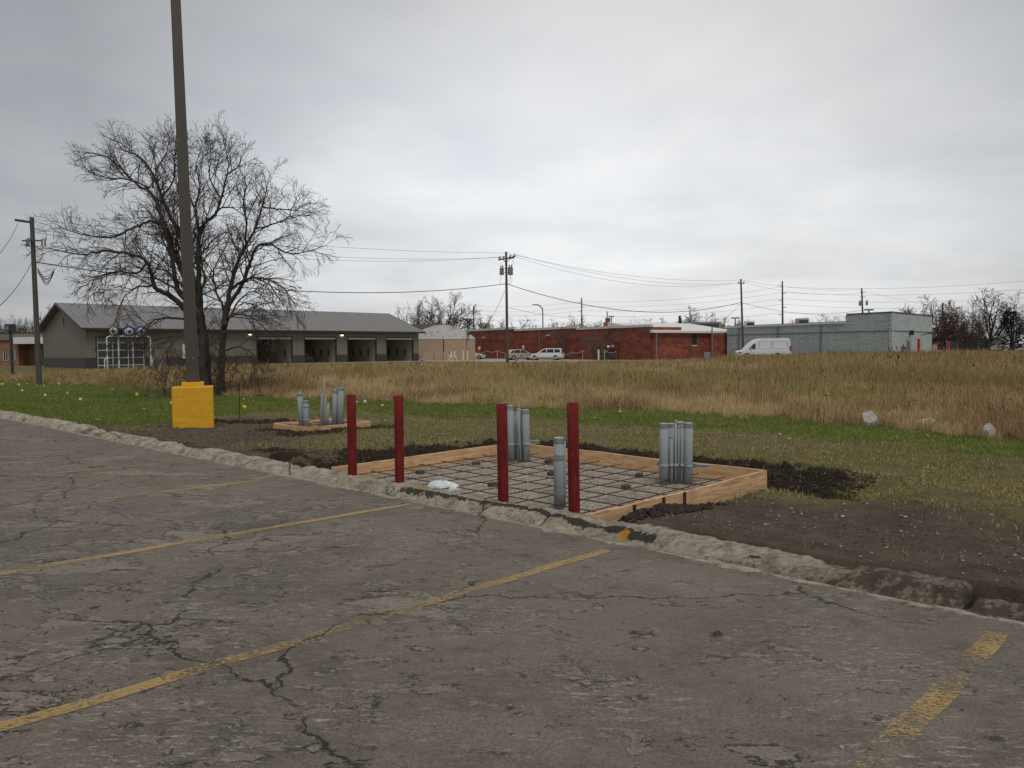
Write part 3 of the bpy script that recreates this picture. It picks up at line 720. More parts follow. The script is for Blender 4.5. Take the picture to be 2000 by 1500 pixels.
# turf fringes hanging over the dug edge
X, Y = scatter(200000, 6.0, 20.0, 450, 1750); Z = ground_z(X, Y); tpm = soil_zone(X, Y); a_, b_ = pad_ab(X, Y)
keep = (tpm > .1) & (tpm < .95) & (rng.uniform(0, 1, len(X)) < .45) & (kerb_s(X, Y) > .6) & ~((a_ > 0) & (a_ < PAL) & (b_ < PBL) & (b_ > 0))
a = [q[keep] for q in (X, Y, Z)]
col = mixc([(.17, .15, .065), (.085, .10, .028), (.07, .05, .03)], np.ones((len(a[0]), 3)))
blades('turf_fringe', a[0], a[1], a[2], rng.uniform(.02, .09, len(a[0])), .0028 + .0003 * a[1], 1.1, col, 'ragged roots and turf hanging over the edge of the dug trench', 'turf edge')
# dead weeds with dark heads standing in the field: stems with clustered seed heads
def weeds():
    m = MB(); r2 = random.Random(5)
    for k in range(420):
        D = math.exp(r2.uniform(math.log(14), math.log(75))); pxx = r2.uniform(60, 2100) if r2.random() < .45 else r2.uniform(1000, 2100); x = (pxx - 1000) / FOC * D
        z = float(ground_z(x, D)); _, py_ = proj(np.array([x, D, z]))
        if py_ > np.interp(pxx, *EX0) - 3: continue
        h = r2.uniform(.6, 1.05); w = .002 + D * .00013; lx = r2.uniform(-.15, .15)
        m.tube([(x, D, z), (x + lx * .4, D, z + h * .6), (x + lx, D, z + h)], [w, w * .8, w * .6], 3, False)
        for j in range(r2.randint(1, 4)):
            f = r2.uniform(.75, 1.0); cx, cz = x + lx * f + r2.uniform(-.05, .05), z + h * f; s = (.006 + .00028 * D) * r2.uniform(.6, 1.4)
            m.tube([(cx, D, cz - s * 1.6), (cx, D + .01, cz), (cx + .01, D, cz + s * 1.8)], [s * .3, s, s * .25], 5)
    o = m.build('dead_weeds', M['seed']); tag(o, 'dark dead weed stalks with brown seed heads scattered through the field', 'weeds', kind='stuff')
weeds()

# stones on bare soil, crumbs of soil in the dug strip
def rocklet(m, c, r, rr, seedf):
    v = []; n = 6
    for k, (zf, rf) in enumerate(((-.6, .7), (.05, 1.0), (.55, .62))):
        for j in range(n):
            an = 2 * pi * j / n + k * .5; q = r * rf * seedf.uniform(.72, 1.2)
            v.append((c[0] + cos(an) * q, c[1] + sin(an) * q * rr, c[2] + zf * r + seedf.uniform(-.12, .12) * r))
    v.append((c[0], c[1], c[2] + r * .8)); f = []
    for k in range(2):
        for j in range(n): f.append((k * n + j, k * n + (j + 1) % n, (k + 1) * n + (j + 1) % n, (k + 1) * n + j))
    for j in range(n): f.append((2 * n + j, 2 * n + (j + 1) % n, 3 * n))
    m.add(v, f)
def pebbles():
    r2 = random.Random(11); m = MB(); X, Y = scatter(30000, 4.2, 20); Z = ground_z(X, Y); fl, lwm, stm, tpm, px, py = zones(X, Y, Z); s = kerb_s(X, Y)
    a, b = pad_ab(X, Y); inp = (a > -.1) & (a < PAL + .1) & (b > -.1) & (b < PBL + .1); cnt = 0
    for i in np.nonzero((s > .45) & (lwm < .3) & (stm < .6) & ~inp)[0]:
        if r2.random() > .9: continue
        r = .0015 + .00026 * Y[i] * r2.random() ** 2 + (r2.random() ** 26) * .016
        rocklet(m, (X[i], Y[i], Z[i] + r * .3), r, r2.uniform(.6, 1.2), r2); cnt += 1
    tag(m.build('pebbles', M['stone']), 'small pale stones strewn over the bare dark soil beside the curb', 'stones', kind='stuff')
    m = MB()
    for i in range(6500):
        t = r2.uniform(-1, PAL + 1.0); dd = r2.gauss(.75, .45)
        if r2.random() < .55: a_, b_ = t, PBL + max(.08, dd)
        else: a_, b_ = -max(.08, dd), r2.uniform(.5, PBL + .8)
        p = PO + PA * a_ + PB * b_; r = r2.uniform(.006, .022) * (1 if r2.random() < .93 else 2.2); z = float(ground_z(p[0], p[1]))
        rocklet(m, (p[0], p[1], z + r * .35), r, r2.uniform(.7, 1.3), r2)
    for i in range(1300):       # wet heap against the right-hand board
        u = min(1.9, abs(r2.gauss(.9, .42))); h = .15 * math.exp(-((u - .75) / .55) ** 2); q = r2.random() ** 1.6
        a_ = PAL + .05 + q * .42; b_ = .02 + u; p = PO + PA * a_ + PB * b_; r = r2.uniform(.010, .034)
        z = float(ground_z(p[0], p[1])); z = max(z, -.27 + .0) + (1 - q) * h * 1.2
        rocklet(m, (p[0], p[1], z + r * .3), r, 1, r2)
    for i in range(700):
        p = SN + SA * r2.uniform(-.5, SAL + .4) + SB * (-abs(r2.gauss(.05, .22)) if r2.random() < .6 else r2.uniform(0, SBL)); 
        if r2.random() < .3: p = SN - SA * abs(r2.gauss(.1, .2)) + SB * r2.uniform(0, SBL)
        e = (p - SN) @ SA; g = (p - SN) @ SB
        if -.02 < e < SAL + .02 and -.02 < g < SBL + .02: continue
        r = r2.uniform(.008, .025); rocklet(m, (p[0], p[1], float(ground_z(p[0], p[1])) + r * .3), r, 1, r2)
    hb = PZ(485, 818, -.2)[:2]
    for i in range(380):
        x, y = hb[0] + r2.gauss(0, .8), hb[1] + r2.gauss(0, .35); r = r2.uniform(.01, .035); rocklet(m, (x, y, float(ground_z(x, y)) + r * .3), r, 1, r2)
    tag(m.build('soil_crumbs', M['topsoil']), 'loose wet black soil crumbs heaped round the wooden formwork', 'soil', kind='stuff')
    m = MB(); X, Y = scatter(26000, 4.2, 19); Z = ground_z(X, Y); fl, lwm, stm, tpm, px, py = zones(X, Y, Z); s = kerb_s(X, Y); a, b = pad_ab(X, Y); inp = (a > -.1) & (a < PAL + .1) & (b > -.1) & (b < PBL + .1)
    for i in np.nonzero((s > .48) & (lwm < .3) & (stm < .75) & ~inp)[0]:
        if r2.random() > .6: continue
        r = (.0025 + .0008 * Y[i]) * (.4 + r2.random() ** 3 * 1.6); rocklet(m, (X[i], Y[i], Z[i] + r * .2), r, r2.uniform(.6, 1.3), r2)
    tag(m.build('soil_clods', M['clod']), 'small dry brown clods covering the bare dirt behind the curb', 'soil', kind='stuff')
    m = MB()
    for i in range(420):        # grit on the asphalt
        D = math.exp(r2.uniform(math.log(2.6), math.log(14))); x = r2.uniform(-.75, .75) * D
        if kerb_s(x, D) > -.05: continue
        r = .0015 + .0003 * D * r2.random() + (r2.random() ** 10) * .008; rocklet(m, (x, D, float(lot_z(x, D)) + r * .3), r, 1, r2)
    tag(m.build('grit', M['stone']), 'scattered pale grit and stone chips on the worn asphalt', 'grit', kind='stuff')
pebbles()

# ------------------------------------------------------------------ big pad
def PADW(a, b, z): q = PO + PA * a + PB * b; return (q[0], q[1], z)
pax = (PA[0], PA[1], 0); pbx = (PB[0], PB[1], 0)
gsheet = MB(); n = 60
P = [PADW(PAL * i / n, (PBL + .0) * j / n, GRAVEL_Z + .018 * float(fbm(np.array(i * .4), np.array(j * .4), 3, 2) - .5)) for j in range(n + 1) for i in range(n + 1)]
gsheet.add(P, [(j * (n + 1) + i, j * (n + 1) + i + 1, (j + 1) * (n + 1) + i + 1, (j + 1) * (n + 1) + i) for j in range(n) for i in range(n)])
tag(gsheet.build('gravel_bed', M['gravel'], smooth=True), 'compacted grey gravel bed inside the large wooden form', 'gravel', kind='structure')
root = empty('wooden_formwork', PADW(PAL / 2, PBL / 2, -.3), 0, 'large three sided pine board form around the gravel bed behind the curb', 'formwork', 'wooden forms for concrete pads')
ro = root.location
TH = .038
def board(p0, p1, side, z0=-.30, z1=0.0, name='board', bow=.0):
    p0, p1 = np.array(p0), np.array(p1); L = np.linalg.norm(p1 - p0); d = (p1 - p0) / L; nn_ = np.array([-d[1], d[0]]) * side; m = MB(ro); N = 12
    V = []
    for i in range(N + 1):
        q = p0 + d * L * i / N + nn_ * bow * math.sin(pi * i / N)
        for (o_, z) in ((0, z0), (TH, z0), (TH, z1), (0, z1)): V.append((*(q + nn_ * o_), z + .006 * math.sin(i * .5 + L)))
    F = [(0, 1, 2, 3), tuple(4 * N + k for k in (3, 2, 1, 0))]
    for i in range(N):
        for k in range(4): F.append((4 * i + k, 4 * i + 4 + k, 4 * i + 4 + (k + 1) % 4, 4 * i + (k + 1) % 4))
    return m.add(V, F).build(name, M['wood'], root, bevel=.003)
q = lambda a, b: PO + PA * a + PB * b
board(q(0, .0), q(0, PBL + TH), 1, bow=.02)                       # left
board(q(.003, PBL), q(PAL * .42, PBL), 1); board(q(PAL * .42 + .004, PBL), q(PAL + TH, PBL), 1)   # back
board(q(PAL, .03), q(PAL, .98), -1, -.31); board(q(PAL, .985), q(PAL, PBL - .003), -1, -.33, -.004)  # right
for bb in (.70, 1.22, 1.62):
    m = MB(ro); c = PADW(PAL + TH + .013, bb, -.17); m.cbox(c, pax, pbx, .022, .028, .33); m.build('stake', M['stake'], root)
for bb in (.5, 1.4, 2.3, 3.1):
    m = MB(ro); c = PADW(-TH - .013, bb, -.2); m.cbox(c, pax, pbx, .022, .028, .3); m.build('stake', M['stake'], root)
root = empty('rebar_grid', PADW(PAL / 2, PBL / 2, GRAVEL_Z), 0, 'rusty tied rebar mesh laid over the gravel of the large form', 'rebar')
ro = root.location; r2 = random.Random(3); zr = GRAVEL_Z + .062; k = 0
a = .12
while a < PAL - .03:
    m = MB(ro); w = r2.uniform(-.02, .02)
    m.tube([PADW(a + w, .06 + r2.uniform(0, .05), zr + r2.uniform(-.006, .006)), PADW(a, PBL / 2, zr - .008 + r2.uniform(-.01, .01)), PADW(a - w, PBL - .05, zr)], .0066, 6); m.build('rebar', M['rust'], root); a += .42
b = .16
while b < PBL - .03:
    m = MB(ro); w = r2.uniform(-.02, .02)
    m.tube([PADW(.05, b + w, zr + .013), PADW(PAL / 2, b, zr + .006), PADW(PAL - .05, b - w, zr + .013)], .0066, 6); m.build('rebar', M['rust'], root); b += .42
a = .12
while a < PAL - .03:
    b = .16
    while b < PBL - .03:
        if r2.random() < .6:
            p = PADW(a, b, zr + .02); an = r2.uniform(0, 6.28); m = MB(ro); m.tube([(p[0], p[1], p[2] - .01), (p[0] + .012 * cos(an), p[1] + .012 * sin(an), p[2] + .01), (p[0] + .028 * cos(an), p[1] + .028 * sin(an), p[2] + .03)], .0022, 4); m.build('tie_wire', M['rust'], root)
        b += .42
    a += .42
for i, (pxx, pyy) in enumerate(((820, 922), (930, 905), (963, 946), (1072, 901), (1078, 925), (1222, 951), (1248, 928), (1300, 918))):
    p = PZ(pxx, pyy, GRAVEL_Z + .025); m = MB((p[0], p[1], GRAVEL_Z)); c = (p[0], p[1], GRAVEL_Z + .026); an = .2 * i
    m.cbox(c, (cos(an), sin(an), 0), (-sin(an), cos(an), 0), .12, .085, .052)
    o = m.build('spacer_block', M['dobie'], None, bevel=.008); o.location = (p[0], p[1], GRAVEL_Z)
    w_ = ['nearest the second red bollard from the left', 'midway along the left board', 'left of the third red bollard', 'left of the single grey pipe, farther one', 'left of the single grey pipe, nearer one',
          'in the right middle of the form, nearer one', 'in the right middle of the form, middle one', 'just left of the right conduit bundle'][i]
    tag(o, 'dark concrete spacer block under the rebar, ' + w_, 'spacer block', 'spacer blocks under the rebar')

# bollards
for i, (pxx, pyt, pyb, D) in enumerate(((686, 771, 927, 9.75), (778.5, 773, 935, 9.42), (980, 789, 970, 8.12), (1118.5, 787, 996, 7.52))):
    pb = PD([688.5, 780.5, 983, 1121.5][i], pyb, D); pt = PD(pxx, pyt, D)
    x, y = pb[0], pb[1]; zb = GRAVEL_Z - .1
    root = empty('bollard', (x, y, zb), 0, ['leftmost dark red steel bollard at the left board', 'second dark red steel bollard from the left, before the left board',
        'third dark red bollard, in front of the rear conduit bundle', 'rightmost dark red bollard beside the single grey pipe'][i], 'bollard', 'dark red steel bollards along the curb')
    R0 = .0575; tilt = (pt[0] - pb[0]) / (pt[2] - pb[2]); N = 32; m = MB((x, y, zb))
    H = pt[2] - zb; tx = tilt * H
    rr = []; pp = []
    for f, r in ((0, R0), (.25, R0), (.5, R0), (.75, R0), (1 - .006 / H, R0), (1, R0 - .004)): pp.append((x + tx * f - tilt * (pb[2] - zb), y, zb + H * f)); rr.append(r)
    m.tube(pp, rr, N, False)
    top = np.array(pp[-1]); m.tube([top, top + [0, 0, -.05]], [R0 - .008, R0 - .009], N, False)
    m.tube([top - [0, 0, .0], top + [0, 0, .0005]], [R0 - .004, R0 - .008], N, False)
    m.build('pipe_shell', M['red'], root, smooth=True)
    m = MB((x, y, zb)); m.tube([top - [0, 0, .045], top - [0, 0, .05]], [R0 - .009, R0 - .009], N); m.build('concrete_fill', M['concrete'], root)

# conduit bundles
def conduit(root, ro, pxb, pyb, pxt, pyt, D, diam_px, cap=True, dd=0.0, zb=None, mat='pvc', name='conduit'):
    D2 = D + dd; b = PD(pxb, pyb, D2); t = PD(pxt, pyt, D2); r = diam_px / 2 / FOC * D2
    if zb is not None: k = (b[2] - zb) / max(t[2] - b[2], .01); b = b - (t - b) * k
    m = MB(ro); N = 22 if r > .03 else 12
    m.tube([b, b + (t - b) * .5, t], [r, r, r], N); o = m.build(name, M[mat], root, smooth=False); 
    for pl in o.data.polygons: pl.use_smooth = len(pl.vertices) == 4
    if cap:
        u = (t - b) / np.linalg.norm(t - b); m = MB(ro); h = max(.02, r * .9); m.tube([t - u * h, t + u * .003, t + u * .006], [r + .003, r + .003, r - .002], N)
        c = m.build('cap', M['pvc_dark' if r > .03 else 'pvc'], o)
        m = MB(ro); m.tube([t + u * .0065, t + u * .009], [r - .004, r - .006], N); m.build('cap_top', M['pvc_cap'], o)
    return o
def strut(root, ro, p0, p1, h=.042):
    d = np.array(p1) - np.array(p0); L = np.linalg.norm(d); d /= L; nrm = np.array([-d[1], d[0], 0]); c = (np.array(p0) + np.array(p1)) / 2
    m = MB(ro); m.cbox(c + nrm * .0 + np.array([0, 0, h / 2]), d, nrm, L, .036, .004); m.cbox(c - np.array([0, 0, h / 2]), d, nrm, L, .036, .004); m.cbox(c + nrm * .018, d, nrm, L, .004, h)
    m.build('strut_channel', M['galv'], root)
def strap(root, ro, px_, py_, D, wpx):
    r = wpx / 2 / FOC * D; p = PD(px_, py_, D); m = MB(ro); m.tube([p - [0, 0, .014], p + [0, 0, .014]], [r + .008, r + .008], 16)
    m.cbox(p + np.array([0, -r - .012, 0]), (1, 0, 0), (0, 1, 0), .03, .03, .018); m.build('clamp', M['galv'], root)
zb = GRAVEL_Z - .05
# C: right bundle inside the large form
D = 9.75; p = PD(1320, 946, D); root = empty('conduit_bundle', (p[0], p[1], GRAVEL_Z), 0, 'bundle of grey conduits strapped together at the right side of the large form', 'conduits', 'bundles of grey electrical conduit'); ro = root.location
conduit(root, ro, 1296, 943, 1297, 828, D, 17.5, zb=zb); conduit(root, ro, 1344, 946, 1344.5, 827, D, 17.5, zb=zb)
conduit(root, ro, 1311, 940, 1311, 828, D, 13, dd=.22, zb=zb); conduit(root, ro, 1327, 940, 1328, 825, D, 16, dd=.25, zb=zb)
conduit(root, ro, 1311, 944, 1311, 852, D, 8.5, dd=.03, zb=zb); conduit(root, ro, 1320, 945, 1319.5, 822, D, 5.2, dd=0, zb=zb)
conduit(root, ro, 1325.5, 945, 1326, 833, D, 5, dd=.03, zb=zb); conduit(root, ro, 1331, 946, 1332.5, 832, D, 5.2, dd=0, zb=zb)
strut(root, ro, PD(1284, 906, D + .1), PD(1386, 911, D + .14)); strut(root, ro, PD(1338, 907, D - .07), PD(1372, 909, D + .3), .03)
for a_ in ((1296, 908, D, 17), (1311, 908, D + .03, 9), (1320, 908, D, 6), (1331.5, 908, D, 6), (1344, 909, D, 17)): strap(root, ro, *a_)
# B: rear bundle behind the third bollard
D = 11.85; p = PD(1010, 900, D); root = empty('conduit_bundle', (p[0], p[1], GRAVEL_Z), 0, 'bundle of grey conduits in the far corner of the large form behind a bollard', 'conduits', 'bundles of grey electrical conduit'); ro = root.location
conduit(root, ro, 998, 898, 996, 793, D, 15, zb=zb); conduit(root, ro, 1028, 901, 1026.5, 801, D, 15, zb=zb)
conduit(root, ro, 1006.5, 897, 1006.5, 806, D, 7, dd=.2, zb=zb); conduit(root, ro, 1012.5, 900, 1013.5, 793, D, 6, zb=zb); conduit(root, ro, 1017.5, 900, 1010.5, 799, D, 4.6, dd=-.04, zb=zb)
conduit(root, ro, 1021.5, 898, 1017, 801, D, 4.6, dd=.06, zb=zb)
strut(root, ro, PD(990, 866, D + .08), PD(1054, 863, D + .3)); 
for a_ in ((997.5, 867, D, 15), (1013, 867, D, 6), (1028, 866, D, 15)): strap(root, ro, *a_)
# D: single pipe by the rightmost bollard
D = 8.35; p = PD(1092, 989, D); root = empty('conduit_pipe', (p[0], p[1], GRAVEL_Z), 0, 'single fat grey capped pipe with two tape bands beside the rightmost bollard', 'pipe'); ro = root.location
conduit(root, ro, 1092, 989, 1091.8, 856, D, 21, zb=zb)
conduit(root, ro, 1103.5, 985, 1103.5, 862, D, 3.4, dd=.07, zb=zb, name='thin_conduit', cap=False)
for y0, y1 in ((888, 899), (953, 966)):
    a0, a1 = PD(1092, y1, D), PD(1092, y0, D); m = MB(ro); m.tube([a0, a1], 10.9 / FOC * D, 22); m.build('tape_band', M['pvc_dark'], root)
m = MB(ro); a0 = PD(1092, 893.5, D); m.tube([a0 - [0, 0, .004], a0 + [0, 0, .004]], 11.6 / FOC * D, 22); m.build('clamp', M['galv'], root)
# small pad with its board frame
root = empty('wooden_formwork', (SC[0], SC[1], -.23), 0, 'small square pine board form near the yellow lamp base', 'formwork', 'wooden forms for concrete pads'); ro = root.location
cz = -.1
cor = [SN, SN + SA * SAL, SN + SA * SAL + SB * SBL, SN + SB * SBL]
board(cor[0] + SB * .0, cor[1], -1, -.27, cz, bow=0); board(cor[3], cor[2], 1, -.27, cz)
board(cor[0] + SB * .003, cor[3] - SB * .003, 1, -.27, cz); board(cor[1] + SB * .003, cor[2] - SB * .003, -1, -.27, cz)
m = MB(); m.cbox((SC[0], SC[1], -.20), (SA[0], SA[1], 0), (SB[0], SB[1], 0), SAL - .004, SBL - .004, .05); tag(m.build('gravel_bed', M['gravel']), 'grey gravel inside the small wooden form', 'gravel', kind='structure')
root = empty('rebar_grid', (SC[0], SC[1], -.17), 0, 'short rusty rebar pieces lying in the small wooden form', 'rebar'); ro = root.location
for k in range(4):
    for (u, v, L1, L2) in ((SA, SB, SAL, SBL), (SB, SA, SBL, SAL)):
        c0 = SN + u * .06 + v * L2 * (k + .7) / 4.6; c1 = c0 + u * (L1 - .12); m = MB(ro); m.tube([(*c0, -.145 + (.012 if u is SB else 0)), (*c1, -.145 + (.012 if u is SB else 0))], .007, 6); m.build('rebar', M['rust'], root)
D = 17.6; p = PD(625, 829, D); root = empty('conduit_bundle', (p[0], p[1], -.18), 0, 'loose cluster of leaning grey conduits rising from the small form', 'conduits', 'bundles of grey electrical conduit'); ro = root.location; zb = -.22
conduit(root, ro, 590, 830, 585, 769, D, 11.5, dd=-.05, zb=zb); conduit(root, ro, 598.5, 831, 596.5, 783, D, 11.8, dd=-.16, zb=zb)
for (xb, xt, yt, w) in ((626, 629, 765, 3.4), (630, 634, 733.5, 3.0), (633, 636, 773, 3.2), (636.5, 640, 786, 3.4), (640, 642.5, 787, 3.4)): conduit(root, ro, xb, 828, xt, yt, D, w, dd=.1, zb=zb, cap=yt > 760)
conduit(root, ro, 654, 828, 655.5, 762, D, 11.5, dd=.2, zb=zb); conduit(root, ro, 664.5, 827, 666, 757.5, D, 12, dd=.12, zb=zb)
strut(root, ro, PD(580, 791, D - .02), PD(604, 791, D - .1), .03); strut(root, ro, PD(580, 818, D - .02), PD(604, 819, D - .1), .03)
strap(root, ro, 597.5, 793, D - .16, 12); strap(root, ro, 598, 819, D - .16, 12)

# crumpled plastic in the big form
def crumple(name, c, sx, sy, sz, mat, label, cat, seed=1, an=0.0, group=None, amp=.35):
    n1_, n2_ = 14, 9; V = []; rr = random.Random(seed); ph = [rr.uniform(0, 6) for _ in range(6)]
    for j in range(n2_ + 1):
        el = -pi * .30 + (pi * .80) * j / n2_
        for i in range(n1_):
            az = 2 * pi * i / n1_; k = 1 + amp * (.5 * sin(3 * az + ph[0]) * cos(2 * el + ph[1]) + .35 * sin(5 * az + ph[2] + 3 * el) + rr.uniform(-.28, .28))
            x, y, z = cos(az) * cos(el) * sx * k, sin(az) * cos(el) * sy * k, sin(el) * sz * k
            V.append((x * cos(an) - y * sin(an), x * sin(an) + y * cos(an), z))
    F = [(j * n1_ + i, j * n1_ + (i + 1) % n1_, (j + 1) * n1_ + (i + 1) % n1_, (j + 1) * n1_ + i) for j in range(n2_) for i in range(n1_)] + [tuple(range(n1_))[::-1], tuple(n2_ * n1_ + i for i in range(n1_))]
    m = MB(); m.add(V, F); o = m.build(name, M[mat]); o.location = c
    return tag(o, label, cat, group)
p = PZ(866, 948, GRAVEL_Z + .07)
crumple('plastic_bag', (p[0], p[1], GRAVEL_Z + .04), .23, .12, .085, 'bag', 'crumpled white plastic sheet lying on the rebar behind the curb', 'plastic bag', 4, -.5, amp=.16)
# ------------------------------------------------------------------ light pole on its yellow base
D = 18.3; pb = PD(379, 829, D); zg = float(ground_z(pb[0], D)); x0, y0 = pb[0], D
w = 78 / FOC * (D - .45); ztop = PD(380, 756.5, D - .45)[2]; zpl = PD(380, 746.5, D - .2)[2]
root = empty('light_pole', (x0, y0, zg), Rad(21), 'tall square bronze light pole standing on a yellow concrete base', 'light pole')
def rbox(m, hx, hy, z0, z1, r, jit=0.0, seed=1):
    rr = random.Random(seed); pts = []
    for cx, cy, a0 in ((hx - r, hy - r, 0), (-hx + r, hy - r, 90), (-hx + r, -hy + r, 180), (hx - r, -hy + r, 270)):
        for k in range(5): a = Rad(a0 + 22.5 * k); pts.append((cx + r * cos(a), cy + r * sin(a)))
    n = len(pts); V = [(x, y, z0) for x, y in pts] + [(x, y, z1 - .015) for x, y in pts] + [(x * .985, y * .985, z1) for x, y in pts]
    F = [tuple(range(n))[::-1], tuple(range(2 * n, 3 * n))] + [(k * n + i, k * n + (i + 1) % n, (k + 1) * n + (i + 1) % n, (k + 1) * n + i) for k in range(2) for i in range(n)]
    return m.add(V, F)
hw = w / 2 * .97
rbox(m := MB(), hw, hw, -.25, ztop - zg, .035).build('concrete_base', M['yellow'], root)
rbox(m := MB(), .245, .245, ztop - zg, zpl - zg, .015).build('plinth', M['yellow'], root)
m = MB(); Hp = 11.2; b0, b1 = .138, .098; zq = zpl - zg; lean = -.045
V = []; 
for z, h in ((zq, b0 * 1.10), (zq + .25, b0 * 1.02), (zq + .7, b0), (zq + Hp, b1)):
    for k, (sx, sy) in enumerate(((-1, -1), (1, -1), (1, 1), (-1, 1))):
        c = .012
        for (ex, ey) in (((0, c), (c, 0)), ((-c, 0), (0, c)), ((0, -c), (-c, 0)), ((c, 0), (0, -c)))[k]: V.append((sx * h + ex + lean * (z - zq) / Hp * 4, sy * h + ey, z))
n = 8; F = [(k * n + i, k * n + (i + 1) % n, (k + 1) * n + (i + 1) % n, (k + 1) * n + i) for k in range(3) for i in range(n)] + [tuple(range(3 * n, 4 * n))]
m.add(V, F).build('mast', M['bronze'], root)
m = MB(); m.cbox((.02, -b0 - .004, zq + .55), (1, 0, 0), (0, 1, 0), .09, .008, .16); hh = m.build('hand_hole_cover', M['bronze'], root, bevel=.004)
m = MB(); m.tube([(.02, -b0 - .008, zq + .57), (.02, -b0 - .016, zq + .57)], .012, 8); m.build('bolt', M['cobalt_tag'], hh)
for sx in (-1, 1):
    m = MB(); xx = lean * 4; m.tube([(xx, 0, zq + Hp - .2), (xx + sx * .5, 0, zq + Hp - .05)], .035, 8); a = m.build('lamp_arm', M['bronze'], root)
    m = MB(); m.box(xx + min(sx * .45, sx * 1.1), xx + max(sx * .45, sx * 1.1), -.22, .22, zq + Hp - .15, zq + Hp + .05); m.build('lamp_head', M['bronze'], a, bevel=.03)

# ------------------------------------------------------------------ marker flags, stake, litter, boulders
def flag(pxx, pyy, col, gz_px, k, label):
    D = PZ(pxx, gz_px, -.25)[1]; p = PD(pxx, pyy, D); g = float(ground_z(p[0], D)); r2 = random.Random(k * 7 + 1)
    root = empty('marker_flag', (p[0], p[1], g), 0, label, 'marker flag', col + ' marker flags in the lawn')
    bx = p[0] + r2.uniform(-.04, .04); m = MB((p[0], p[1], g)); m.tube([(bx, D, g), ((bx + p[0]) / 2, D, (g + p[2]) / 2), (p[0], D, p[2] + .04)], .0022 + D * .00006, 5); m.build('wire_stem', M['wire_stem'], root)
    m = MB((p[0], p[1], g)); a = r2.uniform(-.6, .6); s = (.09 + .0012 * D) * (.85 if col == 'yellow' else .68); V = []; F = []
    ang = r2.uniform(-.7, .5)
    for i in range(5):
        for j in range(4):
            u, v = i / 4 * s * 1.2, (j / 3 - .5) * s; uu = u * cos(ang) - v * sin(ang); vv = u * sin(ang) + v * cos(ang)
            V.append((p[0] + uu * cos(a), D + uu * sin(a) + .014 * sin(i * 1.7 + k), p[2] + vv))
    for i in range(4):
        for j in range(3): F.append((i * 4 + j, i * 4 + j + 1, i * 4 + j + 5, i * 4 + j + 4))
    m.add(V, F); o = m.build('flag_sheet', M['flag_yellow' if col == 'yellow' else 'flag_white'], root, smooth=True)
    so = o.modifiers.new('thick', 'SOLIDIFY'); so.thickness = .0015
for k, (a, b, c, g, l) in enumerate((
    (1, 751, 'yellow', 760, 'yellow marker flag at the far left edge of the lawn'), (34, 750, 'yellow', 759, 'yellow marker flag above the leftmost white flag'),
    (84, 754, 'yellow', 763, 'yellow marker flag between the two leftmost white flags'), (130, 766, 'yellow', 777, 'yellow marker flag midway along the left lawn, beside a white flag on its right'),
    (265, 771, 'yellow', 783, 'crumpled yellow marker flag left of the yellow lamp base by some distance'), (333, 788, 'yellow', 803, 'yellow marker flag right next to the yellow lamp base'),
    (474, 793, 'yellow', 806, 'yellow marker flag just right of the lamp base by the thin steel stake'),
    (41, 763, 'white', 773, 'leftmost white marker flag on the lawn'), (86, 770, 'white', 780, 'white marker flag second from the left'), (154, 779, 'white', 791, 'rightmost white marker flag, thin and folded'))):
    flag(a, b, c, g, k, l)
p = PZ(468, 812, -.2); g = float(ground_z(p[0], p[1])); t = PD(467, 744, p[1])
m = MB((p[0], p[1], g)); m.tube([(p[0], p[1], g - .1), tuple(t)], .012, 6); o = m.build('steel_stake', M['stake']); o.location = (p[0], p[1], g); tag(o, 'thin rusty steel stake upright in the dark soil right of the yellow base', 'stake')
def litter(pxx, pyy, w, h, mat, label, k, zz=-.2, cat='litter', name='litter_scrap'):
    q = PZ(pxx, pyy + h / 2, zz); D = q[1]; g = float(ground_z(q[0], D)); sx = w * .36 / FOC * D; sz = h * .36 / FOC * D
    sz *= .75; crumple(name, (q[0], D, max(g, q[2] if abs(q[2] - g) < .1 else g) + sz * .6), sx, sx * .7, sz, mat, label, cat, k, k * .7, 'scraps of litter', .6)
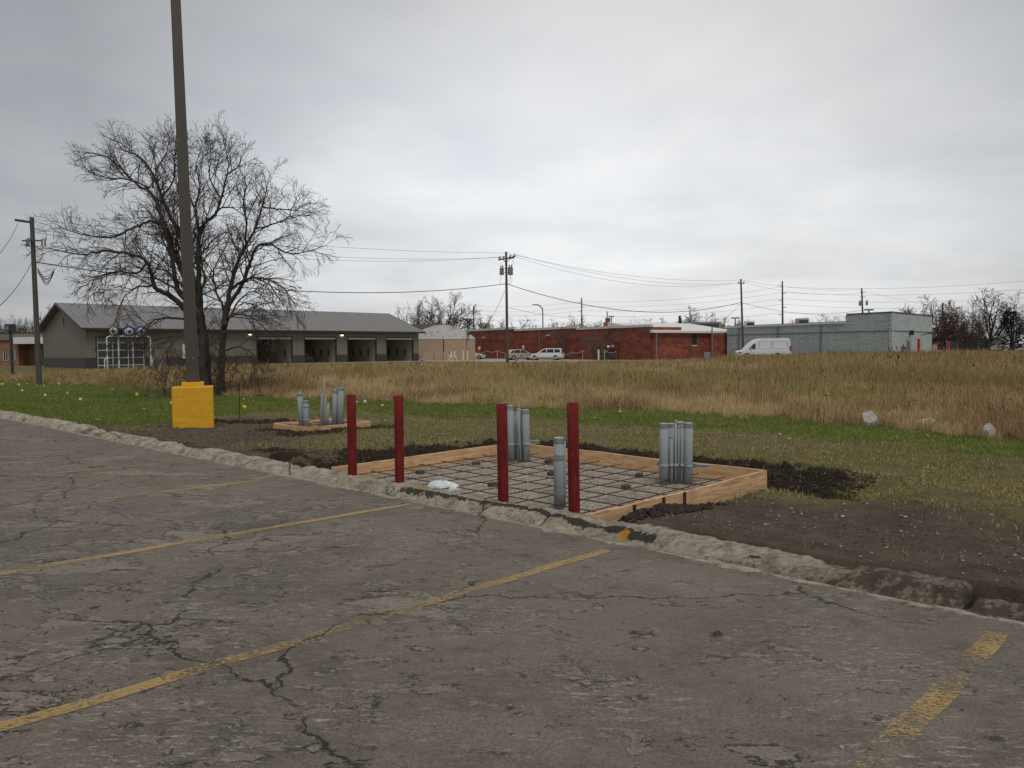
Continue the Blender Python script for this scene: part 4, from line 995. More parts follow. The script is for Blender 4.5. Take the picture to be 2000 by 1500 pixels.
for k, (a, b, w_, h_, mt, l, zz) in enumerate((
    (53, 744, 8, 3, 'paper', 'small white scrap at the far left where lawn meets dry grass', -.25), (115, 741, 6, 8, 'paper', 'upright white scrap caught at the edge of the tall dry grass', -.2),
    (97, 771.5, 9, 2, 'paper', 'flat white strip just right of a white marker flag', -.25), (219, 750, 4, 4, 'paper', 'tiny white scrap under the left side of the tall dry grass', -.2),
    (277, 757, 8, 2.5, 'paper', 'small white scrap on the lawn behind the lamp base', -.2), (298, 762, 13, 3, 'paper', 'flat white board scrap left of the lamp base at the grass edge', -.2),
    (281, 790, 6, 3.5, 'paper', 'round white scrap in the middle of the lawn', -.2), (192, 820, 10, 3, 'paper', 'pale scrap on the lawn edge near the broken curb', -.2),
    (304, 803, 6, 2, 'paper', 'pale scrap on the lawn close to the yellow base', -.2), (476, 769, 5, 4, 'paper', 'white scrap at the grass edge right of the lamp base', -.2),
    (713, 772, 8, 12, 'paper', 'white torn bag standing in the grass above the first red bollard', -.2), (747, 781, 8, 7, 'bag', 'grey white crumpled wrapper in the lawn left of the second bollard', -.2),
    (691, 756, 24, 9, 'bag', 'large translucent plastic sheet tangled in the dry grass', .15), (612, 770, 8, 4, 'paper', 'white scrap in the grass behind the small form', -.2),
    (826, 740, 12, 4, 'paper', 'white strip snagged on a weed in the field', .2), (909, 788, 6, 4, 'paper', 'yellowish white scrap at the field edge left of the third bollard', -.2),
    (1162, 807, 9, 4, 'paper', 'flat white scrap on the lawn right of the rightmost bollard', -.2), (1211, 802, 9, 4, 'paper', 'pale scrap at the field edge behind the form', -.2),
    (1523, 828, 7, 6, 'paper', 'white torn scrap on the green strip left of the boulders', -.1), (1543, 842, 7, 3, 'paper', 'small white scrap lowest on the green strip left of the boulders', -.15),
    (1812, 831, 7, 5, 'paper', 'tan scrap at the foot of the grass between the middle and right boulders', -.1), (1812, 911, 6, 4, 'paper', 'small white scrap on worn ground in front of the boulders', -.2),
    (1705, 929, 18, 5, 'flag_yellow', 'flattened yellow flag pair lying on the worn ground at right', -.2), (1583, 882, 7, 3, 'sign_pink', 'small orange scrap on the lawn behind the right form corner', -.2),
    (1646, 1007, 11, 2, 'paper', 'cream splinter of wood on the bare soil at right', -.1), (1769, 1008, 9, 2, 'paper', 'pale chip on the bare soil right of the cream splinter', -.1),
    (763, 709, 5, 4, 'paper', 'white scrap at the far edge of the field by the bay doors', .3), (1192, 1220, 9, 8, 'paper', 'white stone like scrap alone in the middle of the asphalt', -.05), (413, 1067, 20, 3, 'paper', 'thin white scrap lying beside the second parking line', -.06))):
    litter(a, b, w_, h_, mt, l, k + 3, zz)
# dark dead leaf on the asphalt
p = PL(1400, 1242, .004); m = MB((p[0], p[1], p[2])); 
for k in range(3): m.cbox((p[0] + .02 * k - .02, p[1] + .008 * k, p[2] + .012 + .006 * (k % 2)), (cos(k), sin(k), .3 * (k - 1)), (-sin(k), cos(k), 0), .035, .02, .003)
o = m.build('dead_leaf', M['seed']); o.location = p; tag(o, 'curled dark dead leaf on the asphalt at lower right', 'leaf')
import bmesh
def boulder(pxx, pyt, pyb, w, k, zz, label):
    q = PZ(pxx, pyb, zz); D = q[1]; g = float(ground_z(q[0], D)); sx = w / 2 / FOC * D; H = (pyb - pyt) / FOC * D; bm = bmesh.new(); bmesh.ops.create_icosphere(bm, subdivisions=4, radius=1.0)
    for v in bm.verts:
        n_ = v.co.normalized(); rr = random.Random(k); d = 1.0
        for _ in range(11):
            ax = Vector((rr.uniform(-1, 1), rr.uniform(-1, 1), rr.uniform(-.5, 1))).normalized(); t_ = n_.dot(ax); lim_ = rr.uniform(.62, .88)
            if t_ > lim_ and t_ > 0: d = min(d, lim_ / t_ * 1.0)
        d *= 1 + .13 * (float(fbm(np.array(n_.x * 3 + k), np.array(n_.z * 3 + n_.y * 2), 4, k)) - .5) * 2
        v.co = Vector((n_.x * d * sx * 1.08, n_.y * d * sx * .8, n_.z * d * H * .72 + H * .30))
    me = bpy.data.meshes.new('boulder'); bm.to_mesh(me); bm.free(); me.materials.append(M['rock']); o = bpy.data.objects.new('boulder', me); COL.objects.link(o); o.location = (q[0], D, g)
    tag(o, label, 'boulder', 'pale boulders along the field edge')
boulder(1700, 783, 811, 38, 3, -.05, 'tallest pale grey boulder, leftmost of the three in the grass')
boulder(1812, 792, 816, 44, 8, -.05, 'low pinkish boulder half sunk in dry grass, middle of the three')
boulder(1934, 806, 834, 30, 5, -.08, 'small pointed grey boulder, rightmost of the three')

# ------------------------------------------------------------------ trees
def grow(m, rr, p, d, L, r, lvl, P):
    """a bent, tapering branch with its own side shoots"""
    n = (7, 5, 4, 3)[min(lvl, 3)]; pts = [p]; d = d / np.linalg.norm(d); st = L / n; q = np.array(p)
    for i in range(n):
        d = d + np.array([rr.gauss(0, P['wob']), rr.gauss(0, P['wob']), rr.gauss(0, P['wob']) + P['grav'][min(lvl, 3)] * (i + 1) / n]); d = d / np.linalg.norm(d)
        q = q + d * st; pts.append(q)
    rad = np.linspace(r, max(r * .35, P['rmin']), n + 1)
    m.tube(pts, rad, (6, 5, 4, 3)[min(lvl, 3)], False)
    if lvl < P['lv']: shoots(m, rr, pts, rad, L, lvl, P, .15)
def shoots(m, rr, pts, rad, L, lvl, P, f0):
    pts = np.array(pts); seg = np.linalg.norm(np.diff(pts, axis=0), axis=1); cum = np.concatenate([[0], np.cumsum(seg)]); T = cum[-1]
    s = T * f0 + rr.uniform(0, P['gap'][lvl]); 
    while s < T:
        i = min(np.searchsorted(cum, s) - 1, len(pts) - 2); i = max(i, 0); f = (s - cum[i]) / max(seg[i], 1e-6); q = pts[i] * (1 - f) + pts[i + 1] * f
        t = pts[i + 1] - pts[i]; t = t / np.linalg.norm(t); rnd = np.array([rr.gauss(0, 1), rr.gauss(0, 1), rr.gauss(0, 1)]); pr = rnd - t * (rnd @ t); pr /= np.linalg.norm(pr)
        ang = rr.uniform(.45, 1.0); d = t * cos(ang) + pr * sin(ang) + np.array([0, 0, P['up'][lvl]])
        LL = P['len'][lvl] * rr.uniform(.55, 1.15) * (1.08 - P.get('taper', .45) * s / T); rq = rad[i] * (1 - f) + rad[i + 1] * f
        grow(m, rr, q, d, LL, max(min(rq * .6, LL * P['fat']), P['rmin']), lvl + 1, P); s += P['gap'][lvl] * rr.uniform(.6, 1.5)
    return
def spline(P, k=5):
    P = np.array(P); out_ = []
    for i in range(len(P) - 1):
        a, b, c, d = P[max(i - 1, 0)], P[i], P[i + 1], P[min(i + 2, len(P) - 1)]
        for j in range(k):
            t = j / k; out_.append(.5 * ((2 * b) + (-a + c) * t + (2 * a - 5 * b + 4 * c - d) * t * t + (-a + 3 * b - 3 * c + d) * t ** 3))
    out_.append(P[-1]); return np.array(out_)
def Zm(x, y): return (50 + x / 2.586, 200 + y / 2.586)
DT = 34.0
limbs = [  # traced limb courses (px) with base radius and a depth spread of their own
    ([(905, 1440), (893, 1300), (890, 1180), (880, 1060)], .21, .13, 0, 1), ([(985, 1420), (990, 1300), (1000, 1180), (1012, 1050)], .15, .12, .6, 1), ([(925, 1430), (915, 1250), (905, 1140), (895, 1060)], .15, .05, 1.2, 1),
    ([(880, 1150), (800, 1040), (720, 970), (650, 930), (612, 810), (540, 760), (380, 735), (250, 752), (80, 715)], .15, .02, -2.5, 0),
    ([(890, 1170), (872, 1070), (810, 900), (760, 780), (700, 620), (668, 520), (625, 430), (560, 390), (450, 280), (380, 220), (275, 190)], .15, .02, 1.5, 0),
    ([(625, 430), (500, 370), (400, 350), (265, 295)], .05, .015, 2.2, 0),
    ([(888, 1150), (870, 1060), (770, 950), (740, 800), (718, 700), (690, 605), (620, 580), (520, 620), (400, 665), (250, 640), (120, 598)], .13, .018, -1.2, 0),
    ([(888, 1140), (872, 1000), (800, 720), (730, 570), (690, 480), (640, 340), (560, 230), (480, 190), (408, 95)], .13, .018, 2.8, 0),
    ([(890, 1150), (882, 980), (872, 800), (880, 650), (905, 600), (960, 550), (985, 480), (1012, 370), (1030, 270), (1005, 130)], .14, .018, .5, 0),
    ([(960, 550), (1030, 510), (1130, 540)], .05, .015, 1.5, 0), ([(1012, 370), (1080, 290), (1105, 200)], .04, .014, -.5, 0),
    ([(1008, 1130), (1014, 1050), (1040, 920), (1070, 820), (1105, 735), (1160, 640), (1200, 530), (1230, 420), (1255, 320)], .13, .018, 1.2, 0),
    ([(1200, 530), (1300, 520), (1420, 510)], .045, .014, -.6, 0),
    ([(1010, 1110), (1030, 1020), (1100, 910), (1140, 800), (1175, 720), (1240, 700), (1330, 742), (1420, 742), (1560, 698)], .11, .016, -1.2, 0),
    ([(1045, 940), (1120, 890), (1230, 890), (1320, 935), (1400, 1035)], .075, .015, -2.4, 0),
    ([(1015, 1090), (1100, 1070), (1200, 1130), (1280, 1240)], .055, .014, -2.0, 0),
    ([(1010, 1255), (1080, 1240), (1160, 1290), (1225, 1395)], .045, .012, -1.2, 0),
    ([(860, 1110), (770, 1190), (730, 1230), (680, 1310), (620, 1400)], .055, .012, -2.0, 0),
    ([(850, 1100), (700, 1090), (620, 1120), (540, 1190), (480, 1290)], .06, .012, -3.0, 0),
    ([(612, 810), (560, 860), (450, 850), (340, 880), (260, 985)], .06, .014, -3.4, 0),
    ([(650, 930), (560, 930), (480, 990), (430, 1090)], .045, .012, -3.0, 0),
    ([(892, 1120), (884, 980), (905, 880), (885, 780), (930, 700), (1000, 640), (1060, 640)], .07, .014, -1.5, 0),
    ([(888, 1140), (872, 1000), (830, 800), (800, 600), (785, 400), (770, 250), (755, 130)], .12, .016, 1.0, 0),
    ([(1008, 1120), (1000, 1040), (950, 900), (960, 820), (990, 760), (1040, 660)], .07, .014, 2.0, 0),
    ([(800, 720), (700, 660), (600, 640), (520, 560)], .04, .013, 3.0, 0), ([(770, 950), (650, 880), (520, 800), (430, 800)], .045, .013, 2.4, 0),
    ([(900, 1220), (850, 1050), (790, 930), (720, 850), (640, 830)], .07, .014, -.8, 0),
    ([(1000, 1180), (1050, 1050), (1130, 960), (1200, 970), (1270, 1060)], .05, .013, 1.5, 0), ([(880, 700), (860, 520), (880, 400), (860, 290), (885, 190)], .06, .013, -1.6, 0),
    ([(985, 480), (935, 380), (925, 280), (915, 170)], .04, .012, .9, 0), ([(640, 430), (665, 310), (700, 230), (718, 120)], .045, .012, 1.9, 0), ([(690, 480), (745, 370), (745, 250), (700, 150)], .05, .012, -.8, 0),
    ([(1110, 730), (1120, 600), (1105, 480), (1120, 380), (1110, 300)], .05, .012, -1.9, 0), ([(1160, 640), (1270, 600), (1340, 560), (1400, 440)], .045, .012, -1.2, 0)]
zg = float(ground_z(*PD(415, 755, DT)[:2])); tb = PD(410, 757, DT)
root = empty('bare_tree', (tb[0], DT, zg), 0, 'large wide bare tree with several trunks behind the light pole', 'tree'); ro = np.array(root.location)
tm, cm = MB(ro), MB(ro); rr = random.Random(12)
P = dict(wob=.085, grav=(0, .03, -.05, -.06), rmin=.0060, lv=3, gap=(.22, .18, .13), up=(.34, .22, .0), len=(2.3, 1.1, .50), fat=.017, taper=.72)
for li, (pp, r0, r1, dep, trunk) in enumerate(limbs):
    n = len(pp); W_ = []
    for i, (a, b) in enumerate(pp):
        f = i / (n - 1); a, b = (a + (880 - a) * .055 * f, b + (1000 - b) * .075 * f) if not trunk else (a, b); W_.append(PD(*Zm(a, b), DT + (dep * f if not trunk else dep * .3)))
    W_ = spline(W_, 5); W_[1:-1] += np.array([[rr.gauss(0, .015), rr.gauss(0, .03), rr.gauss(0, .015)] for _ in W_[1:-1]])
    rad = np.linspace(r0, r1, len(W_)) if trunk else (.86 if r0 > .09 else .75) * r0 * (1 - np.linspace(0, 1, len(W_))) + r1 * .7
    if trunk: W_[0][2] = zg - .2; rad[0] *= 1.3; rad[1] *= 1.12; tm.tube(W_, rad, 12, True)
    else:
        (tm if r0 > .09 else cm).tube(W_, rad, 8, True)
    low = max(b for a, b in pp[len(pp) // 2:]) > 1000
    P['up'] = (.34, .22, 0) if not low else (-.05, -.05, -.05); P['grav'] = (0, .03, -.05, -.06) if not low else (0, -.12, -.16, -.1)
    if not low and pp[-1][1] > 480: P['grav'] = (0, -.10, -.14, -.08); P['up'] = (.16, .08, 0)
    if trunk:
        P2 = dict(P); P2['gap'] = (.22, .24, .16); P2['up'] = (.25, .1, 0); P2['len'] = (1.7, .9, .4); P2['grav'] = (0, -.05, -.1, -.05); shoots(cm, rr, W_, rad * .25, 1, 0, P2, .12)
    else: shoots(cm, rr, W_, rad, 1, 0, P, .22)
# low brushy shoots round the foot of the trunks
rb = random.Random(77); Pb = dict(P); Pb.update(grav=(0, -.08, -.1, -.05), up=(.05, .0, 0), gap=(.3, .2, .15), len=(1.0, .6, .3), wob=.1)
for k in range(46):
    a, b = rb.uniform(300, 560), rb.uniform(735, 765); q = PD(a, 750, DT + rb.uniform(-1.2, 1.5)); q[0] += (415 - a) / FOC * DT * rb.uniform(0, .6); q[2] = float(ground_z(q[0], q[1]))
    grow(cm, rb, q, np.array([rb.gauss(0, .35), rb.gauss(0, .3), 1.0]), rb.uniform(1.0, 2.6), .011, 1, Pb)
tm.build('trunk', M['bark'], root, smooth=True); cm.build('branches', M['twig'], root)

def tree_proto(seed, shape, dens=1.0, rmin=.022, stems=1):
    """bare crown of unit height 1 (scaled to 10 m); shape gives spread and habit"""
    rr = random.Random(seed); tm, cm = MB(), MB(); sp, up, trunk_h, nl = shape
    P = dict(wob=.13, grav=(0, .02, .02, 0), rmin=rmin, lv=3, gap=(.50 / dens, .34 / dens, .30), up=(.25, .1, 0), len=(2.7, 1.35, .6), fat=.02)
    for s_ in range(stems):
        ox = 0 if stems == 1 else rr.uniform(-.6, .6) * sp; top = np.array([ox * 1.6, rr.uniform(-.3, .3), trunk_h]); tm.tube([(ox, 0, -.3), (ox * 1.2, 0, trunk_h * .5), tuple(top)], [.26 / stems ** .5, .21 / stems ** .5, .17 / stems ** .5], 8)
        for i in range(nl):
            az = 2 * pi * i / nl + rr.uniform(-.3, .3); el = rr.uniform(.35, 1.25) if i else 1.4; L = (9.6 - trunk_h) * rr.uniform(.8, 1.02) * (.72 + .28 * sin(el))
            d = np.array([cos(az) * cos(el) * sp, sin(az) * cos(el) * sp, sin(el)]); d /= np.linalg.norm(d); pts = [top - np.array([0, 0, rr.uniform(0, trunk_h * .3)])]
            q = pts[0]
            for k in range(7): d = d + np.array([rr.gauss(0, .10), rr.gauss(0, .10), up + rr.gauss(0, .05)]); d /= np.linalg.norm(d); q = q + d * L / 7; pts.append(q)
            rad = np.linspace(.12, .03, 8) / stems ** .4; cm.tube(pts, rad, 6, True); shoots(cm, rr, pts, rad, L, 0, P, .2)
    return tm, cm
protos = {}
def proto_mesh(key, mats):
    tm, cm = {'round': lambda: tree_proto(1, (1.25, .10, 2.6, 9)), 'wide': lambda: tree_proto(2, (1.6, -.04, 2.4, 11), 1.15), 'tall': lambda: tree_proto(3, (.55, .16, 2.2, 7), .8),
              'bush': lambda: tree_proto(4, (1.0, .05, .5, 5), 1.15, stems=3), 'sparse': lambda: tree_proto(5, (1.0, .12, 2.2, 7), .55, .018), 'upright': lambda: tree_proto(6, (.8, .14, .4, 6), .8, stems=4)}[key]()
    return tm, cm
cache = {}
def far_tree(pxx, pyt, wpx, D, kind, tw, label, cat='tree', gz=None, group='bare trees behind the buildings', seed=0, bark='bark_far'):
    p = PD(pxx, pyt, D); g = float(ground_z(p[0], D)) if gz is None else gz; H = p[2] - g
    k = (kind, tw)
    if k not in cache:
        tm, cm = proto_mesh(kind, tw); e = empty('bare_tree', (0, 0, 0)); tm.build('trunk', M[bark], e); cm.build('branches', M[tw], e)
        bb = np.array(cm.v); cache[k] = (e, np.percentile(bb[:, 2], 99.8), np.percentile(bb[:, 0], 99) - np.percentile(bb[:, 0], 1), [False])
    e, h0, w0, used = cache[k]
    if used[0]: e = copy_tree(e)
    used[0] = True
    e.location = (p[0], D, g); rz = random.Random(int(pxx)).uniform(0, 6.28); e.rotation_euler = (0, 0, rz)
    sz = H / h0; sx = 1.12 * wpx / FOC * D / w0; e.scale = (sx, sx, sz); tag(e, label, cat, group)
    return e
def evergreen(pxx, pyt, wpx, D, label, gz=None, rounded=False, group='dark evergreens'):
    p = PD(pxx, pyt, D); g = float(ground_z(p[0], D)); H = p[2] - g; W_ = wpx / FOC * D / 2; rr = random.Random(int(pxx)); ro = (p[0], D, g)
    root = empty('evergreen_tree', ro, 0, label, 'tree', group); m = MB(ro); m.tube([(p[0], D, g), (p[0], D, g + H * .9)], [.18, .04], 6); m.build('trunk', M['bark_far'], root)
    m = MB(ro)
    for i in range(1500):
        f = rr.random() ** .8; z = g + H * (.08 + .92 * f); R = W_ * ((1 - f) ** .75 if not rounded else math.sqrt(max(0, 1 - (2 * f - .9) ** 2 / 1.3))) * (1.0 + .25 * sin(i * .37)); a = rr.uniform(0, 6.28); r = R * rr.uniform(.3, 1.0)
        c = np.array([p[0] + cos(a) * r, D + sin(a) * r, z]); s = .28 * rr.uniform(.6, 1.4); d = np.array([cos(a), sin(a), rr.uniform(-.5, .3)]); e = np.array([-sin(a), cos(a), rr.uniform(-.4, .4)])
        m.add([c - e * s * .5, c + e * s * .5, c + d * s * 1.3], [(0, 1, 2)])
    m.build('crown', M['evergreen'], root)
FT = far_tree
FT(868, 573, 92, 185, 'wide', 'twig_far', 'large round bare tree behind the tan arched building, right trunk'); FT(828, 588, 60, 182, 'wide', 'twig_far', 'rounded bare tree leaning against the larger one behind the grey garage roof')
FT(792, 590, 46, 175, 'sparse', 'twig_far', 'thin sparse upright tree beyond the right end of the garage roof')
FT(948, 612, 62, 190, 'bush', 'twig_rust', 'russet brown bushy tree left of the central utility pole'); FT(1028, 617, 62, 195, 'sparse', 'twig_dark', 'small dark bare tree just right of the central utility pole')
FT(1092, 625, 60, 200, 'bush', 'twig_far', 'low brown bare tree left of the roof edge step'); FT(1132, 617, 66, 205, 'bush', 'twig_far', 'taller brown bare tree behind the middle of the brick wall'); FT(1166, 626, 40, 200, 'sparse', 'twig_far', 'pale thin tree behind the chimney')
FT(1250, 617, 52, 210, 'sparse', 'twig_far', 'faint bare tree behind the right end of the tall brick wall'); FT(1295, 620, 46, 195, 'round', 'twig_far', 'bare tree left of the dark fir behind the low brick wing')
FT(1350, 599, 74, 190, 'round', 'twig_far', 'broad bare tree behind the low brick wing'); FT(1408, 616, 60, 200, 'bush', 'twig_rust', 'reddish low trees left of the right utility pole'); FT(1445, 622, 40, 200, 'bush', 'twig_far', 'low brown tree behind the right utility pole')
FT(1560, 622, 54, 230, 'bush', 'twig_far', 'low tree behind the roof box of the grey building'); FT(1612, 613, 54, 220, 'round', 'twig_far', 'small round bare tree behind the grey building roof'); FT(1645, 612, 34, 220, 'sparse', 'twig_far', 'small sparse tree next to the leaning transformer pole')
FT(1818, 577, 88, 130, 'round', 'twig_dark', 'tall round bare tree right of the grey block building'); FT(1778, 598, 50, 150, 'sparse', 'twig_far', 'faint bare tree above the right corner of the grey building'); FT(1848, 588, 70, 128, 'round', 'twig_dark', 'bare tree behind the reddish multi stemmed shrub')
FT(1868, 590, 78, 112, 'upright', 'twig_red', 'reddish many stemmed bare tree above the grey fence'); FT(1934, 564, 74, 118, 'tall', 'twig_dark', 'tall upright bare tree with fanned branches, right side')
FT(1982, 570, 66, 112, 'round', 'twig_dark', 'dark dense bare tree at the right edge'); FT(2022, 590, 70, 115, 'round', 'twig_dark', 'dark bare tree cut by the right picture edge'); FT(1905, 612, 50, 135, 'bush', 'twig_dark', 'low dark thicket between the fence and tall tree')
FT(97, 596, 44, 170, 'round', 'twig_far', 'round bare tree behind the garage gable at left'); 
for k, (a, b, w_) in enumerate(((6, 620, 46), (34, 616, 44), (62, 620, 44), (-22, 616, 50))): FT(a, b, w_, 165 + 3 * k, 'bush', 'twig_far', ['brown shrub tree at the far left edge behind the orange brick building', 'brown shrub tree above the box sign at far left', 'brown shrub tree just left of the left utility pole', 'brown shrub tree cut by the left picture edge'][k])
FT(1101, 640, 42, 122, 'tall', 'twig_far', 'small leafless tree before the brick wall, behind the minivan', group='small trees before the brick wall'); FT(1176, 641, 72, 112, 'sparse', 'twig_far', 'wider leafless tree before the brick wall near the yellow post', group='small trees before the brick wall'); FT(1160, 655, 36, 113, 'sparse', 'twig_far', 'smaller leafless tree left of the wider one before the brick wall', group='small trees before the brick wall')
evergreen(917, 622, 26, 175, 'small dark evergreen beyond the tan arched building', rounded=True); evergreen(1328, 617, 20, 180, 'small dark fir above the low brick wing'); evergreen(1976, 608, 52, 108, 'dark dense evergreen at the right edge', rounded=True)

def woods():
    rr = random.Random(9); m = MB()
    for i in range(420):
        pxx = rr.uniform(-200, 2200); D = rr.uniform(240, 330); x = (pxx - 1000) / FOC * D; g = -.2; H = rr.uniform(4, 8.5); R = rr.uniform(2.5, 4.5)
        for k in range(26):
            a = rr.uniform(0, 6.28); el = rr.uniform(.2, 1.4); L = H * rr.uniform(.6, 1); b = np.array([x, D, g + H * .15]); d = np.array([cos(a) * cos(el) * .7, sin(a) * cos(el), sin(el)])
            m.tube([b, b + d * L * .5, b + d * L + np.array([rr.uniform(-.4, .4), 0, rr.uniform(-.2, .4)])], [.10, .07, .035], 3, False)
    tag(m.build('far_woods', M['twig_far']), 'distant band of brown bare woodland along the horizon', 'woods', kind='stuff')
woods()
# ------------------------------------------------------------------ utility poles and wires
def pole(pxb, pxt, pyt, D, r0, r1, mat, label, g=None, name='utility_pole', group='wooden utility poles', cat='utility pole'):
    t = PD(pxt, pyt, D); b = PD(pxb, 700, D); g = float(ground_z(b[0], D)) if g is None else g
    root = empty(name, (b[0], D, g), 0, label, cat, group); m = MB(root.location); m.tube([(b[0], D, g - .2), tuple((b + t) / 2 * np.array([1, 1, 0]) + np.array([0, 0, (g + t[2]) / 2])), tuple(t)], [r0, (r0 + r1) / 2, r1], 12); m.build('pole_shaft', M[mat], root, smooth=False)
    return root, b, t
def ins(m, p, s=.09): m.tube([p, p + [0, 0, s], p + [0, 0, s * 1.2], p + [0, 0, s * 2]], [s * .35, s * .5, s * .7, s * .35], 8)
def trafo(root, c, r, h):
    ro = root.location; m = MB(ro); m.tube([c, c + [0, 0, h * .9], c + [0, 0, h * .97], c + [0, 0, h]], [r, r, r * 1.04, r * .6], 16); o = m.build('transformer', M['trafo'], root)
    for s_ in (-.4, .4): m = MB(ro); ins(m, c + np.array([s_ * r, 0, h]), .12); m.build('bushing', M['trafo'], o)
# left pole
rt, b, t = pole(75, 62, 425, 47, .165, .12, 'pole_wood', 'grey weathered utility pole at far left with a crossarm and cables'); ro = rt.location; DLp = 47
m = MB(ro); c = PD(62, 433, DLp) + np.array([0, -.14, 0]); m.cbox(c + np.array([-.18, -.35, -.05]), (.45, .9, 0) / np.linalg.norm((.45, .9, 0)), (.9, -.45, 0) / np.linalg.norm((.9, -.45, 0)), 1.0, .11, .13); m.build('crossarm', M['pole_wood'], rt)
m = MB(ro); m.cbox(PD(66, 471, DLp) + np.array([0, -.2, 0]), (1, 0, 0), (0, 1, 0), 1.15, .07, .08); br = m.build('bracket', M['pole_wood'], rt)
for a in (52, 56, 82, 88): m = MB(ro); p = PD(a, 474, DLp - .2); m.tube([p - [0, 0, .22], p + [0, 0, .22]], [.06, .045], 8); m.tube([p, p + [.1, 0, .3]], .02, 5); m.build('cutout_switch', M['trafo'], rt)
rr = random.Random(2)
for k in range(7):
    a, c = PD(72 + rr.uniform(0, 2), 520 + rr.uniform(0, 12), DLp - .1), PD(106, 528 + rr.uniform(-2, 6), DLp - .4); mid = (a + c) / 2 - [0, 0, .35 + .09 * k]; m = MB(ro); m.tube(spline([a, mid, c], 6), .017, 5); m.build('cable_loop', M['wire'], rt)
for k, (x0, y0, x1, y1, x2, y2) in enumerate(((66, 432, 102, 445, 104, 468), (66, 445, 90, 455, 86, 470), (68, 480, 84, 495, 70, 515), (67, 470, 50, 480, 66, 500))):
    m = MB(ro); m.tube(spline([PD(x0, y0, DLp), PD(x1, y1, DLp - .3), PD(x2, y2, DLp - .2)], 6), .014, 5); m.build('jumper_wire', M['wire'], rt)
LT = PD(62, 428, DLp); LM = PD(66, 449, DLp); LK = PD(70, 512, DLp)
# centre pole
rc, b, t = pole(991, 988.5, 492, 79, .155, .11, 'pole_brown', 'central brown utility pole with crossarms and two grey transformers'); ro = rc.location; DC = 79
cu, cd_ = PD(988.5, 505, DC), 0
arms = []
for (xa, ya, xb, yb, dy) in ((973, 508, 1007, 501, -.16), (976, 506, 1004, 504, .16)):
    a, c = PD(xa, ya, DC + dy), PD(xb, yb, DC + dy); m = MB(ro); d = c - a; L = np.linalg.norm(d); d /= L; m.cbox((a + c) / 2, d, (0, 1, 0), L, .09, .11, up=(0, 0, 1)); am = m.build('crossarm', M['pole_brown'], rc)
    for f in (.04, .3, .7, .96): m = MB(ro); ins(m, a + (c - a) * f + np.array([0, 0, .05]), .12); m.build('insulator', M['trafo'], am); arms.append(a + (c - a) * f + np.array([0, 0, .25]))
    m = MB(ro); m.tube([a + (c - a) * .25, PD(988.7, 514, DC + dy), a + (c - a) * .75], .03, 5); m.build('brace', M['pole_brown'], rc)
trafo(rc, PD(980, 537, DC), .22, .70); trafo(rc, PD(997, 537, DC - .1), .26, .80)
for y_ in (525, 532): m = MB(ro); m.tube([PD(977, y_, DC), PD(999, y_, DC)], .035, 6); m.build('hanger', M['trafo'], rc)
for (x0, y0, x1, y1, x2, y2) in ((980, 537, 977, 552, 986, 556), (997, 537, 1000, 550, 992, 556), (997, 538, 994, 552, 990, 555), (978, 515, 984, 522, 980, 526), (1002, 508, 1001, 518, 997, 522)): m = MB(ro); m.tube(spline([PD(x0, y0, DC - .2), PD(x1, y1, DC - .3), PD(x2, y2, DC - .2)], 6), .014, 5); m.build('jumper_wire', M['wire'], rc)
# right pole
rr_, b, t = pole(1452, 1447, 545, 104, .17, .11, 'pole_wood', 'grey leaning utility pole behind the white cargo van'); ro = rr_.location
m = MB(ro); m.cbox(PD(1448, 554, 104), (1, 0, 0), (0, 1, 0), .7, .08, .08); m.build('crossarm', M['pole_wood'], rr_)
for a in (1442.5, 1453): m = MB(ro); ins(m, PD(a, 554, 104), .14); m.build('insulator', M['trafo'], rr_)
# far transmission poles
FPT = []
for (xb, xt, yt, D, lb) in ((1529, 1528, 549, 150, 'tall steel brown transmission pole rising behind the grey building'), (1136.5, 1136, 581, 190, 'thin transmission pole above the middle of the brick wall'), (925.5, 925, 597, 200, 'small far pole by the dark evergreen near the arched building')):
    r_, b, t = pole(xb, xt, yt, D, .22, .13, 'pole_brown', lb, g=-.2, group='far transmission poles')
    for k in range(5): 
        y_ = yt + 10 + (k * 14 if D < 180 else k * 9); 
        if y_ < 625: m = MB(r_.location); s_ = 1 if k % 2 else -1; p = PD(xt, y_, D); m.tube([p, p + [s_ * .75, 0, .1]], .07, 5); m.build('insulator_arm', M['trafo'], r_)
rq, b, t = pole(1688, 1683, 563, 118, .17, .11, 'pole_brown', 'leaning utility pole with small transformers above the grey building roof', g=-.2); ro = rq.location
trafo(rq, PD(1680, 597, 118), .22, .6); trafo(rq, PD(1693, 596, 118), .18, .55)
for y_, w_ in ((571, .8), (580, .9)): m = MB(ro); m.cbox(PD(1684.5, y_, 118), (1, 0, 0), (0, 1, 0), w_, .08, .08); m.build('crossarm', M['pole_brown'], rq)
rq2, b, t = pole(1841, 1841, 591, 122, .15, .11, 'pole_brown', 'short brown pole hidden among the bare trees at right')
def wire(p0, p1, sag, r, label, mat='wire_thin', group='overhead wires', name='overhead_wire'):
    p0, p1 = np.array(p0), np.array(p1); n = 28; f = np.linspace(0, 1, n); P_ = p0[None] * (1 - f)[:, None] + p1[None] * f[:, None]; P_[:, 2] -= 4 * sag * f * (1 - f)
    m = MB(p0); m.tube(P_, r, 5); o = m.build(name, M[mat]); o.location = p0; return tag(o, label, 'cable', group)
CT = PD(988.5, 494, DC)
wire(LT, CT, .5, .012, 'top thin wire between the left and central utility poles'); wire(LM + [.2, 0, 0], arms[0], .75, .012, 'second thin wire from the left pole to the left end of the central crossarm')
wire(LM + [.1, -.3, -.2], arms[1], 1.0, .012, 'third and lowest thin wire from the left pole to the central crossarm')
